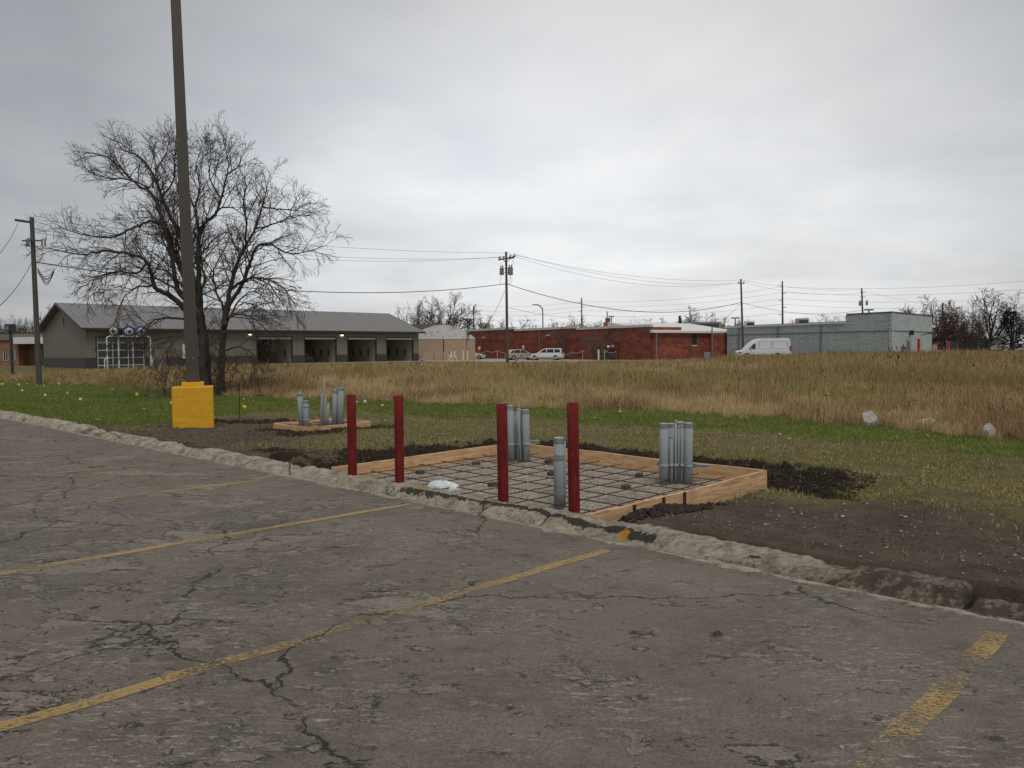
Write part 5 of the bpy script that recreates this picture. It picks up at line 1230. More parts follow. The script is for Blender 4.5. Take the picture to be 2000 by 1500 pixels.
wire(LK, PD(988, 554, DC), 1.35, .032, 'thick black telephone cable from the left pole to the central pole', 'wire')
TC = PD(1268, 602, 92); wire(PD(991, 555, DC), PD(1449, 590, 104), 2.05, .034, 'thick black telephone cable sagging from the central pole to the right pole', 'wire')
RTp = PD(1447, 547, 104); wire(CT, RTp, 1.0, .013, 'top thin wire between the central and right utility poles'); wire(arms[3], PD(1453, 552, 104), 1.25, .013, 'thin wire from the right crossarm end of the central pole to the right pole'); wire(arms[2], PD(1443, 552, 104), 1.6, .013, 'lowest thin wire between the central pole and the right pole')
wire(RTp, PD(1684, 566, 118), .5, .013, 'thin wire from the right pole to the leaning transformer pole'); wire(PD(1453, 552, 104), PD(1684, 572, 118), .8, .013, 'second thin wire from the right pole to the leaning transformer pole')
wire(PD(1451, 592, 104), PD(1687, 605, 118), 1.0, .024, 'cable from the right pole low to the leaning pole')
wire(PD(986, 568, DC), PD(960, 622, 96), .1, .02, 'guy wire slanting down to the left of the central pole'); wire(PD(1449, 592, 104), PD(1413, 624, 112), .05, .02, 'guy wire slanting down to the left of the right pole')
wire(LT + [-.35, -.75, -.35], PD(-90, 560, 20), .5, .014, 'upper wire running down to the left picture edge from the left pole'); wire(PD(62, 512, DLp), PD(-90, 650, 22), .6, .018, 'lower wire running down to the left picture edge from the left pole')

FP = lambda x, y, D: PD(x, y, D)
for k, (y0, y1, y2) in enumerate(((588, 560, 530), (598, 571, 548), (606, 583, 566), (616, 594, 580), (628, 610, 600))):
    wire(FP(925, y0 + 8, 200), FP(1136, y0, 190), .8, .018, 'far transmission wire left span, number %s from the top' % ('one', 'two', 'three', 'four', 'five')[k], group='far transmission wires'); wire(FP(1136, y0, 190), FP(1528, y1, 150), 1.1, .018, 'far transmission wire middle span, number %s from the top' % ('one', 'two', 'three', 'four', 'five')[k], group='far transmission wires')
    wire(FP(1528, y1, 150), FP(2180, y2, 110), 1.2, .017, 'far transmission wire right span, number %s from the top' % ('one', 'two', 'three', 'four', 'five')[k], group='far transmission wires')
wire(PD(1684, 568, 118), FP(2100, 640, 150), .6, .013, 'thin wire falling to the right from the leaning pole'); wire(PD(994, 601, DC), FP(1136, 616, 190), .6, .02, 'faint low wire right of the central pole')
# street lamp with a bent arm
b, t = PD(1061, 690, 160), PD(1060, 612, 160); root = empty('street_lamp', (b[0], 160, -.2), 0, 'grey street lamp with curved arm above the brick wall', 'street lamp'); m = MB(root.location)
m.tube(spline([(b[0], 160, -.2), t, PD(1058, 602, 160), PD(1052, 596, 160), PD(1045, 595, 160)], 5), .13, 8); m.build('lamp_post', M['trafo'], root); m = MB(root.location); m.cbox(PD(1043, 595, 160), (1, 0, 0), (0, 1, 0), .8, .3, .18); m.build('lamp_head', M['trafo'], root)
def tlamp(x, y, yb, w, D, label):
    b, t = PD(x, yb, D), PD(x, y, D); root = empty('parking_lamp', (b[0], D, -.2), 0, label, 'parking lamp', 'T shaped parking lamps beyond the roofs'); m = MB(root.location); m.tube([(b[0], D, -.2), t], .11, 8); m.build('lamp_post', M['dark_box'], root)
    for s_ in (-1, 1): m = MB(root.location); m.cbox(t + np.array([s_ * w / FOC * D * .3, 0, 0]), (1, 0, 0), (0, 1, 0), w / FOC * D * .42, .5, .22); m.build('lamp_head', M['dark_box'], root)
tlamp(1194, 618, 640, 10, 160, 'short T shaped parking lamp beside the brick chimney'); tlamp(1436, 621, 640, 14, 150, 'T shaped parking lamp just left of the right utility pole'); tlamp(1697, 605, 620, 16, 130, 'T shaped parking lamp above the tall parapet of the grey building')

# ------------------------------------------------------------------ ribbed garage with wash bays
GO = PD(169, 690, 84.0); gz0 = -.14; Lg, Wg, He, Hr = 45.8, 17.0, 4.55, 7.4
groot = empty('garage_building', (GO[0], 84.0, gz0), Rad(45), 'long taupe garage with grey metal roof and open wash bays', 'building')
def gb(name, mat, *boxes, parent=groot, bevel=0):
    m = MB()
    for b in boxes: m.box(*b)
    return m.build(name, M[mat], parent, bevel=bevel)
bays = [(19.8, 24.7), (26.6, 31.4), (33.3, 38.05), (39.9, 44.7)]; DH = 3.5
wp = 1.15; solid = [(0, .95), (6.15, 7.1), (8.6, 19.8), (24.7, 26.6), (31.4, 33.3), (38.05, 39.9), (44.7, Lg)]
gb('wall', 'siding', *[(a, b, 0, .2, wp, DH) for a, b in solid], (0, Lg, 0, .2, DH, He - .03), (7.1, 8.6, 0, .2, 2.25, DH))
for a, b in solid: gb('wainscot', 'siding_dark', (a, b, -.03, .2, -.3, wp - .002))
gb('wall', 'siding', (Lg - .2, Lg, .203, Wg - .2, -.3, He - .03)); gb('wall', 'siding', (0, Lg, Wg - .2, Wg, -.3, He - .03))
m = MB(); m.prism([(.203, wp), (Wg - .203, wp), (Wg - .203, He - .1), (Wg / 2, Hr - .12), (.203, He - .1)], (0, 0, 0), (0, 1, 0), (0, 0, 1), (1, 0, 0), 0, .2); gable = m.build('gable_wall', M['siding'], groot)
m = MB(); m.box(-.03, .2, .203, Wg - .203, -.3, wp - .002); m.build('wainscot', M['siding_dark'], groot)
m = MB(); m.box(-.05, 0.0, Wg / 2 + .0 - .6, Wg / 2 - .35, 4.9, 5.8); m.build('vent', M['trim_dark'], gable)
m = MB(); m.prism([(.203, He - .1), (Wg - .203, He - .1), (Wg / 2, Hr - .12)], (0, 0, 0), (0, 1, 0), (0, 0, 1), (1, 0, 0), Lg - .2, Lg); m.build('gable_wall', M['siding'], groot)
ov = .75; sl = (Hr - He) / (Wg / 2)
m = MB(); m.prism([(-ov, He - ov * sl), (Wg / 2, Hr), (Wg + ov, He - ov * sl), (Wg + ov, He - ov * sl + .14), (Wg / 2, Hr + .15), (-ov, He - ov * sl + .14)], (0, 0, 0), (0, 1, 0), (0, 0, 1), (1, 0, 0), -.7, Lg + .7); roof = m.build('roof', M['roof_metal'], groot)
m = MB(); k = -.6
while k < Lg + .65:
    m.prism([(-ov, He - ov * sl + .142), (Wg / 2, Hr + .152), (Wg / 2, Hr + .18), (-ov, He - ov * sl + .17)], (0, 0, 0), (0, 1, 0), (0, 0, 1), (1, 0, 0), k, k + .05); k += .61
m.build('standing_seams', M['roof_metal'], roof)
m = MB(); m.box(-.72, Lg + .72, -ov - .12, -ov - .003, He - ov * sl - .12, He - ov * sl + .10); m.build('gutter', M['trim_dark'], roof)
for z_ in (-.72, Lg + .703): m = MB(); m.prism([(-ov, He - ov * sl - .12), (Wg / 2, Hr - .12), (Wg + ov, He - ov * sl - .12), (Wg + ov, He - ov * sl + .16), (Wg / 2, Hr + .17), (-ov, He - ov * sl + .16)], (0, 0, 0), (0, 1, 0), (0, 0, 1), (1, 0, 0), z_, z_ + .018); m.build('barge_board', M['trim_dark'], roof)
for i, (a, b) in enumerate(bays):
    fr = gb('bay_frame', 'trim_dark', (a - .10, a, -.05, .25, -.3, DH), (b, b + .10, -.05, .25, -.3, DH), (a - .10, b + .10, -.05, .25, DH, DH + .12))
    gb('roller_curtain', 'frame', (a, b, .05, .2, DH - .25, DH), parent=fr)
    inn = gb('bay_interior', 'interior', (a - .3, a - .15, .3, 10, -.3, 3.9), (b + .15, b + .3, .3, 10, -.3, 3.9), (a - .15, b + .15, 10, 10.15, -.3, 3.9), (a - .15, b + .15, .3, 10, 3.75, 3.9))
    gb('bay_floor', 'concrete', (a - .15, b + .15, .0, 10, -.3, .05), parent=inn)
    gb('ceiling_light', 'lamp_warm', (a + 2.1, a + 2.5, 4, 5.0, 3.68, 3.74), parent=inn)
    gb('wash_equipment', 'dark_box', (b + .0, b + .14, 2, 2.2, 1.0, 1.9), (b + .0, b + .14, 4, 4.2, 1.0, 1.9), (b + .0, b + .14, 6, 6.2, 1.0, 1.9), (a + .2, a + 1.3, 8.5, 9.6, .1, 1.6) if i == 1 else (a + .2, a + .9, 9, 9.6, .1, 1.4), parent=inn)
# glazed overhead door
a0, a1 = .95 + .12, 6.15 - .12; gb('door_frame', 'trim_dark', (.95, a0, -.04, .2, -.3, DH), (a1, 6.15, -.04, .2, -.3, DH), (.95, 6.15, -.042, .2, DH - .1, DH + .0))
gd = gb('overhead_door', 'frame', *[(a0, a1, .02, .10, z, z + .10) for z in (.25, 1.08, 1.92, 2.75)], *[(x, x + .1, .015, .105, .0, 3.39) for x in (a0, a0 + 1.55, a0 + 3.2, a1 - .1)])
gb('top_panel', 'siding', (a0 + .11, a1 - .11, .03, .095, 2.86, 3.38), parent=gd)
gb('door_glass', 'glass_door', (a0 + .003, a1 - .003, .05, .08, .0, 3.3), parent=gd)
gb('door', 'siding', (7.15, 8.55, .03, .12, -.2, 2.2))
gb('door_trim', 'trim_dark', (7.1, 7.15, -.02, .14, -.2, 2.25), (8.55, 8.6, -.02, .14, -.2, 2.25), (7.15, 8.55, -.02, .14, 2.2, 2.25))
bx = gb('electric_box', 'white', (10.3, 10.95, -.35, -.003, .9, 2.6)); gb('conduit', 'white', (10.85, 10.93, -.25, -.15, -.3, .9), parent=bx)
for u, z in ((32.3, 3.95), (18.9, 3.95)):
    s_ = gb('wall_light', 'trim_dark', (u - .2, u + .2, -.25, -.003, z - .05, z + .22)); gb('lens', 'lamp_on', (u - .17, u + .17, -.24, -.03, z - .22, z - .052), parent=s_)
m = MB(); 
# white pipe arch with three blowers in front of the door
ar = empty('blower_arch', groot.matrix_world @ Vector((0, 0, 0)), Rad(45), 'white pipe arch with three round dryer blowers before the glazed door', 'car wash dryer'); ar.location = groot.location
m = MB(); u0, u1, v_, zt = 1.75, 6.35, -1.1, 3.5; m.tube(spline([(u0, v_, -.2), (u0, v_, 2.6), (u0 + .02, v_, 3.3), (u0 + .45, v_, zt), (u0 + 1.2, v_, zt), (u1 - 1.2, v_, zt), (u1 - .45, v_, zt), (u1 - .02, v_, 3.3), (u1, v_, 2.6), (u1, v_, -.2)], 4), .10, 8); m.build('pipe_arch', M['white'], ar)
for u in (2.95, 4.45): m = MB(); m.tube([(u, v_ + .05, -.2), (u, v_ + .05, 2.9 if u > 4 else 3.7)], .08, 8); m.build('upright', M['white'], ar)
for u in (1.45, 6.55): m = MB(); m.tube([(u, v_, -.2), (u, v_, .8), (u + .12, v_, 1.1)], .06, 6); m.build('stub_pipe', M['white'], ar)
for i, (u, mt, tl) in enumerate(((2.55, 'trim_dark', -.1), (4.0, 'blue', .5), (5.35, 'blue', .35))):
    c = np.array([u, v_, zt + .55]); ax = np.array([-.5 + tl, -1, -.12]); ax /= np.linalg.norm(ax); m = MB()
    k_ = 1.32 if mt == 'blue' else 1.0; m.tube([c - ax * -.14, c - ax * .1, c - ax * .42], [.50 * k_, .48 * k_, .36], 20); h = m.build('blower_housing', M[mt], ar)
    m = MB(); m.tube([c + ax * .145, c + ax * .30, c + ax * .44], [.45, .43, .30], 20); m.build('intake_ring', M['frame'], h)
    m = MB(); m.tube([c + ax * .441, c + ax * .47], [.19, .17], 14); m.build('motor', M['dark_box'], h)
# dark motorcycle-like wash cart in the second bay
c = Matrix.Translation(groot.location) @ Matrix.Rotation(Rad(45), 4, 'Z')
wl_ = c @ Vector((27.2, 1.2, .05)); root = empty('wash_cart', wl_, Rad(45), 'dark wheeled cart parked at the left side of the second bay from the tree', 'cart'); m = MB(); m.box(-.1, 1.1, -.3, .3, .3, .9); m.box(.0, .5, -.25, .25, .9, 1.35); m.build('cart_body', M['dark_box'], root, bevel=.05)
for x_ in (.1, .95): m = MB(); m.tube([(x_, -.36, .2), (x_, -.28, .2)], .2, 14); m.build('wheel', M['black'], root)
m = MB(); m.tube([(-.3, -.3, -.1), (-.3, -.3, .9), (-.15, -.3, 1.0)], .04, 6); m.build('handle', M['white'], root)
# concrete apron
A0 = c @ Vector((12, -3.2, 0)); m = MB(); pts = [c @ Vector(q_) for q_ in ((14, -4.2, .03), (Lg + 3, -4.2, .03), (Lg + 3, -.02, .03), (14, -.02, .03))]
m.prism([(0, 0), (34, 0), (34, 4.1), (0, 4.1)], tuple(c @ Vector((14, -4.2, -.1))), (cos(Rad(45)), sin(Rad(45)), 0), (-sin(Rad(45)), cos(Rad(45)), 0), (0, 0, 1), 0, .16); tag(m.build('pavement', M['concrete']), kind='structure')
# paved yard before the brick wall
m = MB(); pts = [PZ(880, 0, 0)] if False else None
yard = [(-16, 112), (12, 98), (30, 96), (30, 118), (6, 160), (-16, 160)]; m.prism(yard, (0, 0, -.25), (1, 0, 0), (0, 1, 0), (0, 0, 1), 0, .12); tag(m.build('road', M['concrete']), kind='structure')

# ------------------------------------------------------------------ tan building with arched roof
D = 124; xl, xr = PD(800, 690, D)[0], PD(928, 690, D)[0]; ze = PD(900, 661, D)[2]; zt = PD(862, 634, D)[2]; g = -.2; W_ = xr - xl
root = empty('arched_building', (xl, D, g), Rad(4), 'tan block building with whitewashed arched gable', 'building'); hh = ze - g; ah = zt - ze
m = MB(); m.box(0, W_, 0, 14, -.2, hh); m.build('wall', M['tan'], root)
m = MB(); arc = [(W_ * i / 20, ah * (sin(pi * i / 20) ** .8)) for i in range(21)]; m.prism([(0, 0)] + arc[1:-1] + [(W_, 0)], (0, -.03, hh + .002), (1, 0, 0), (0, 0, 1), (0, 1, 0), 0, .25); m.build('arched_gable', M['whitewash'], root)
m = MB(); m.prism([(W_ * .0, 0)] + [(x, z * .985) for x, z in arc[1:-1]] + [(W_, 0)], (0, .22, hh + .002), (1, 0, 0), (0, 0, 1), (0, 1, 0), .003, 13.6); m.build('roof', M['dark_roof'], root)
m = MB(); m.box(0, W_, -.06, -.032, hh - .06, hh + .1); m.build('belt_trim', M['white'], root)
uu = PD(865.5, 680, D)[0] - xl; m = MB(); m.box(uu, uu + .13, -.12, -.003, 0, hh - .1); m.build('downpipe', M['stake'], root)
uu = PD(911, 660, D)[0] - xl; m = MB(); m.box(uu, uu + .06, -.08, -.003, 1.2, hh); m.build('conduit', M['stake'], root); m = MB(); m.box(uu - .1, uu + .25, -.2, -.003, 1.0, 1.7); m.build('meter_box', M['tan'], root)
m = MB(); m.tube([(uu + .3, -.1, hh + .6), (uu + .3, -.5, hh + .7)], [.12, .3], 10); m.build('wall_lamp', M['dark_box'], root)
# dark roof behind the arch
p0, p1 = PD(798, 636, 150), PD(880, 636, 150); root = empty('house', (p0[0], 150, -.2), 0, 'dark roofed low house peeking over the arched building', 'building', ); hz = p0[2] + .2
m = MB(); m.box(0, p1[0] - p0[0], 0, 8, 0, hz - 1.2); m.build('wall', M['grey_sheet'], root); m = MB(); m.prism([(-.4, hz - 1.2), (8.4, hz - 1.2), (4, hz + .4)], (0, 0, 0), (0, 1, 0), (0, 0, 1), (1, 0, 0), -.5, p1[0] - p0[0] + .5); m.build('roof', M['dark_roof'], root)

# ------------------------------------------------------------------ long brick building
g = -.2; c0 = PD(905, 644, 150); dv = np.array([.54, -.84]); dv /= np.linalg.norm(dv)
def u_at(px, o, d): r = (px - 1000) / FOC; return (r * o[1] - o[0]) / (d[0] - r * d[1])
o2 = np.array([c0[0], 150.0]); root = empty('brick_building', (o2[0], o2[1], g), math.atan2(dv[1], dv[0]), 'long dark red brick building with stepped white parapet coping', 'building')
us = [0, u_at(1006, o2, dv), u_at(1127, o2, dv), u_at(1270, o2, dv)]; zs = []
for (a, ya, b) in ((0, 639, 1003), (1, 636.8, 1124), (2, 633.2, 1268)):
    q_ = o2 + dv * us[a + 1]; zs.append(PD(b, ya, q_[1])[2] - g)
for i in range(3):
    m = MB(); m.box(us[i] + (.002 if i else 0), us[i + 1], 0, .4, -.2, zs[i] - .35); m.build('wall', M['brick'], root)
    m = MB(); m.box(us[i] - .1, us[i + 1] + .12, -.08, .5, zs[i] - .348, zs[i]); m.build('coping', M['white'], root)
m = MB(); m.box(.01, us[3] - .02, .403, 26, -.2, zs[2] - 1.1); m.build('roof', M['membrane'], root)
m = MB(); m.box(us[3] - .4, us[3] - .003, .403, 6, -.2, zs[2] - .36); m.build('side_wall', M['brick'], root)
for pxx in (946, 1040, 1150, 1213): u = u_at(pxx, o2, dv); m = MB(); m.box(u - .25, u + .25, -.12, -.003, 0, 3.5); m.build('pilaster', M['brick'], root)
for a, y in ((947, 655), (1073, 645)): u = u_at(a, o2, dv); m = MB(); m.box(u - .25, u + .25, -.4, -.003, 3.9, 4.05); m.build('wall_lamp', M['white'], root)
u = u_at(1054, o2, dv); m = MB(); m.box(u, u + .08, -.1, -.003, 2.6, zs[1] - .4); m.build('conduit', M['trafo'], root)
# rooftop chimney and air handlers
def roofbox(x0, x1, y0, D, mat, label, name, cat, grp=None, dz=2.2, pipe=None):
    p, q_ = PD(x0, y0, D), PD(x1, y0, D); h = dz; root = empty(name, ((p[0] + q_[0]) / 2, D, p[2] - h), 0, label, cat, grp); w = (q_[0] - p[0]) / 2; m = MB(); m.box(-w, w, -w * .8, w * .8, 0, h); m.build('housing', M[mat], root, bevel=.03)
    m = MB(); m.box(-w * .85, w * .85, -w * .8 - .02, -w * .8 - .003, h * .45, h * .85); m.build('grille', M['dark_box'] if mat != 'brick' else M['brick'], root)
    return root, w, h
rb, w, h = roofbox(1182.5, 1191.5, 621, 138, 'brick', 'square red brick chimney with a metal flue on the brick roof', 'chimney', 'chimney'); m = MB(); m.tube([(-.1, 0, h), (-.1, 0, h + 1.15)], .11, 8); m.build('flue', M['trafo'], rb); m = MB(); m.box(-w - .35, -w, -.3, .3, 0, h - .75); m.build('shoulder', M['brick'], rb)
roofbox(1160, 1170, 633, 140, 'white', 'pale rooftop unit left of the brick chimney', 'rooftop_unit', 'rooftop unit', 'rooftop air handlers'); roofbox(1204, 1218, 631.5, 135, 'grey_sheet', 'grey rooftop unit right of the brick chimney', 'rooftop_unit', 'rooftop unit', 'rooftop air handlers')
roofbox(1129, 1138, 635, 150, 'grey_sheet', 'small grey rooftop unit behind the second parapet step', 'rooftop_unit', 'rooftop unit', 'rooftop air handlers')
# low brick wing
q3 = o2 + dv * us[3]; o3 = np.array([q3[0], q3[1]]); r_ = (1434 - 1000) / FOC; d3 = np.array([.84, .54]); d3 /= np.linalg.norm(d3); Lw = u_at(1434, o3, d3); ang3 = math.atan2(d3[1], d3[0])
root = empty('brick_wing', (o3[0], o3[1], g), ang3, 'low brick wing with white membrane roof and one dark window', 'building'); zw = PD(1276, 650, o3[1])[2] - g
m = MB(); u1 = u_at(1352, o3, d3); u2 = u_at(1361, o3, d3); ub = u_at(1384, o3, d3); z1, z2 = PD(1352, 674, 112)[2] - g, PD(1352, 653, 112)[2] - g
m.box(.005, u1, 0, .3, -.2, zw); m.box(u1 + .0, u2, 0, .3, -.2, z1); m.box(u1, u2, 0, .3, z2, zw); m.box(u2, ub, 0, .3, -.2, zw); m.build('wall', M['brick'], root)
m = MB(); m.box(ub + .003, Lw, -.5, .3, -.2, zw - .1); m.build('wall', M['brick'], root)['label'] = 'lighter projecting brick bay'
m = MB(); m.box(u1, u2, -.02, .10, z1, z2); wi = m.build('window', M['glass'], root); m = MB(); m.box(u1 - .08, u2 + .08, -.08, -.003, z1 - .14, z1 - .003); m.build('sill', M['white'], wi)
m = MB(); m.box(-.05, Lw, -.55, -.02, zw + .003, zw + .22); m.build('fascia', M['white'], root)
m = MB(); m.prism([(-.5, zw + .223), (9, zw + .5), (9, zw + 1.75), (-.5, zw + .33)], (0, 0, 0), (0, 1, 0), (0, 0, 1), (1, 0, 0), .0, Lw); m.build('roof', M['membrane'], root)
for pxx in (1275.5, 1384): u = u_at(pxx, o3, d3); m = MB(); m.box(u, u + .14, -.66, -.553, .0, zw + 1.0 if pxx > 1300 else zw); m.build('downpipe', M['grey_sheet'], root)
roofbox(1337, 1402, 629.5, 128, 'grey_sheet', 'long dark grey rooftop box above the low brick wing', 'rooftop_unit', 'rooftop unit', 'rooftop air handlers', 2.0)
p = PD(1380, 690, 109); root = empty('condenser_unit', (p[0], 109, -.2), 0, 'grey outdoor condenser beside the downpipe of the brick wing', 'condenser'); m = MB(); m.box(-.45, .45, -.4, .4, .1, 1.1); m.build('casing', M['trafo'], root, bevel=.03); m = MB(); m.tube([(0, 0, 1.1), (0, 0, 1.14)], .33, 16); m.build('fan_guard', M['dark_box'], root)
# ------------------------------------------------------------------ grey-green block building
C_ = np.array([44.5, 90.0]); dS = np.array([-.5, .866]); A_ = C_ + dS * 26.0; E_ = np.array([56.3, 103.0]); B_ = C_ + dS * 6.1
root = empty('block_building', (C_[0], C_[1], -.2), 0, 'long grey green painted block building with taller parapet at the corner', 'building'); ro = root.location
def wallseg(a, b, z0, z1, name, mat, th=.3, off=0.0, parent=root):
    a, b = np.array(a, float), np.array(b, float); d = (b - a); L = np.linalg.norm(d); d /= L; nn_ = np.array([-d[1], d[0]]); m = MB(ro); c = (a + b) / 2 - nn_ * (th / 2 + off) * 1.0
    m.cbox((c[0], c[1], (z0 + z1) / 2), (d[0], d[1], 0), (nn_[0], nn_[1], 0), L, th, z1 - z0); return m.build(name, M[mat], parent)
H1, H2 = 1.56 + 2.92, 1.56 + 3.9
# outward side of A->C is to the left (towards the camera); keep walls behind that line
nA = np.array([-.866, -.5])
def seg(a, b, z0, z1, name, mat, out=0.0, th=.3):
    a, b = np.array(a, float), np.array(b, float); d = (b - a) / np.linalg.norm(b - a); n1_ = np.array([d[1], -d[0]]); 
    m = MB(ro); P0, P1 = a + n1_ * out, b + n1_ * out; Q0, Q1 = a + n1_ * (out - th), b + n1_ * (out - th)
    m.add([(*P0, z0), (*P1, z0), (*Q1, z0), (*Q0, z0), (*P0, z1), (*P1, z1), (*Q1, z1), (*Q0, z1)], [(0, 3, 2, 1), (4, 5, 6, 7), (0, 1, 5, 4), (1, 2, 6, 5), (2, 3, 7, 6), (3, 0, 4, 7)]); return m.build(name, M[mat], root)
seg(A_, B_, -.3, H1 - .1, 'wall', 'cinder'); seg(B_ + dS * -.003, C_, -.3, H2, 'wall', 'cinder'); dE = (E_ - C_) / np.linalg.norm(E_ - C_); seg(C_ + dE * .01, E_, -.3, H2 - .003, 'wall', 'cinder')
seg(A_, B_ + dS * .05, H1 - .1, H1 + .12, 'roof_edge', 'membrane', .14, .6); seg(A_, B_ + dS * .05, H1 + .122, H1 + .18, 'roof_cap', 'dark_roof', .05, .4)
seg(B_, C_, H2 + .002, H2 + .12, 'parapet_cap', 'trim_dark', .05, .4); seg(C_ - dE * .06, E_, H2 + .0, H2 + .115, 'parapet_cap', 'trim_dark', .06, .4)
seg(A_, C_, H1 - 1.2, H1 - 1.08, 'belt_course', 'grey_sheet', .05, .045); seg(C_ + dE * .02, E_, H1 - 1.2, H1 - 1.08, 'belt_course', 'grey_sheet', .05, .045); seg(A_, C_, .30, .38, 'base_course', 'grey_sheet', .04, .035)
m = MB(ro); rp = [A_ + [.3, .15], B_ + [.3, .15], B_ + [16, 9], A_ + [16, 9]]; m.prism([tuple(q_) for q_ in rp], (0, 0, H1 - .5), (1, 0, 0), (0, 1, 0), (0, 0, 1), 0, .3); m.build('roof', M['membrane'], root)
m = MB(ro); m.prism([tuple(B_ + [.4, .1]), tuple(C_ + [.1, .45]), tuple(E_ + [-.35, .1]), tuple(E_ + [-8, 8])], (0, 0, H2 - .6), (1, 0, 0), (0, 1, 0), (0, 0, 1), 0, .3); m.build('roof', M['dark_roof'], root)
seg(B_ + np.array([.866, .5]) * .3, B_ + np.array([.866, .5]) * 9, H1 - .2, H2, 'parapet_side', 'cinder', 0, .3)
for pxx in (1444, 1520, 1604): u = u_at(pxx, C_, dS); P_ = C_ + dS * u; seg(P_ + dS * .07, P_ - dS * .07, -.2, H1 - .12, 'downpipe', 'grey_sheet', .14, .1)
for f, w_, z0_, z1_, mt in ((.22, .35, .25, 1.5, 'grey_sheet'), (.30, .3, .5, 1.45, 'grey_sheet')): P_ = C_ + (E_ - C_) * f; seg(P_ - dE * w_, P_ + dE * w_, z0_, z1_, 'meter_box', mt, .28, .27)
P_ = C_ + (E_ - C_) * .38; m = MB(ro); 
for k in range(3): m.tube([(P_[0] - .2 * k, P_[1] - .4 - .1 * k, .2), (P_[0] - .2 * k, P_[1] - .4 - .1 * k, 1.9 + .2 * k), (P_[0] + .3 - .2 * k, P_[1] - .2, 2.1 + .2 * k)], .06, 6)
m.build('gas_pipework', M['trafo'], root)
P_ = C_ + (E_ - C_) * .42; m = MB(ro); m.cbox((P_[0], P_[1] - .35, 3.15), (dE[0], dE[1], 0), (-dE[1], dE[0], 0), .45, .45, .6); m.build('wall_lamp', M['dark_box'], root)
P_ = C_ + (E_ - C_) * .70; m = MB(ro); m.tube([(P_[0], P_[1] - .1, 2.9), (P_[0] + .4, P_[1] - 1.1, 3.1)], .06, 6); m.cbox((P_[0] + .5, P_[1] - 1.2, 3.1), (1, 0, 0), (0, 1, 0), .5, .3, .16); m.build('wall_lamp', M['dark_box'], root)
P_ = C_ + (E_ - C_) * .44 + np.array([.3, -1.3]); m = MB((P_[0], P_[1], .1)); m.tube([(P_[0], P_[1], -.1), (P_[0], P_[1], 2.35), (P_[0], P_[1], 2.42)], [.16, .16, .06], 12); o = m.build('red_post', M['red_post']); o.location = (P_[0], P_[1], .1); tag(o, 'tall red guard post by the pipework of the grey block building', 'post', 'red guard posts')
p = PD(1853, 668, 108); m = MB((p[0], 108, -.2)); m.tube([(p[0], 108, -.2), (p[0], 108, p[2]), (p[0], 108, p[2] + .06)], [.17, .17, .06], 12); o = m.build('red_post', M['red_post']); o.location = (p[0], 108, -.2); tag(o, 'red guard post at the left end of the grey metal fence', 'post', 'red guard posts')
for (a, b, y, w_, lb, mt) in ((1556, 1577, 622, 112, 'beige boxy rooftop unit on the long grey roof', 'tan'), (1455, 1472, 627, 124, 'pale rooftop unit right of the right utility pole', 'white')): roofbox(a, b, y, w_, mt, lb, 'rooftop_unit', 'rooftop unit', 'rooftop air handlers', 1.6)
# grey fence and far houses
p, q_ = PD(1856, 666, 110), PD(1922, 665, 112); root = empty('metal_fence', (p[0], 110, -.2), 0, 'grey vertical metal sheet fence under the reddish tree', 'fence'); m = MB(root.location); m.cbox(((p[0] + q_[0]) / 2, 111, (p[2] - .2) / 2), (1, .03, 0), (0, 1, 0), q_[0] - p[0], .08, p[2] + .2); m.build('panel', M['siding_dark'], root)
for k in range(5): x = p[0] + (q_[0] - p[0]) * k / 4; m = MB(root.location); m.box(x - .06, x + .06, 110.85, 110.93, -.2, p[2] + .1); m.build('post', M['grey_sheet'], root)
def house(x0, x1, ye, yr, D, wm, rm, label):
    p, q_ = PD(x0, ye, D), PD(x1, ye, D); w = q_[0] - p[0]; he, hr = p[2] + .2, PD(x0, yr, D)[2] + .2; root = empty('house', (p[0], D, -.2), 0, label, 'house', 'distant houses at right'); m = MB(); m.box(0, w, 0, 7, 0, he); wall = m.build('wall', M[wm], root)
    m = MB(); m.prism([(-.6, he + .003), (7.6, he + .003), (3.5, hr)], (0, 0, 0), (0, 1, 0), (0, 0, 1), (1, 0, 0), -.5, w + .5); m.build('roof', M[rm], root)
    for k in range(2): m = MB(); m.box(w * (.2 + .45 * k), w * (.2 + .45 * k) + 1.1, -.04, -.003, .9, 2.0); m.build('window', M['glass'], wall if False else root)
house(1925, 1966, 671, 660, 150, 'white', 'dark_roof', 'dark roofed white house at right behind the parked cars'); house(1872, 1922, 668, 652, 165, 'whitewash', 'tan', 'pale house behind the reddish tree'); house(1972, 2040, 672, 662, 160, 'white', 'membrane', 'pale roofed house at the right picture edge'); house(1822, 1868, 660, 645, 150, 'tan', 'tan', 'brownish house just right of the grey block building')

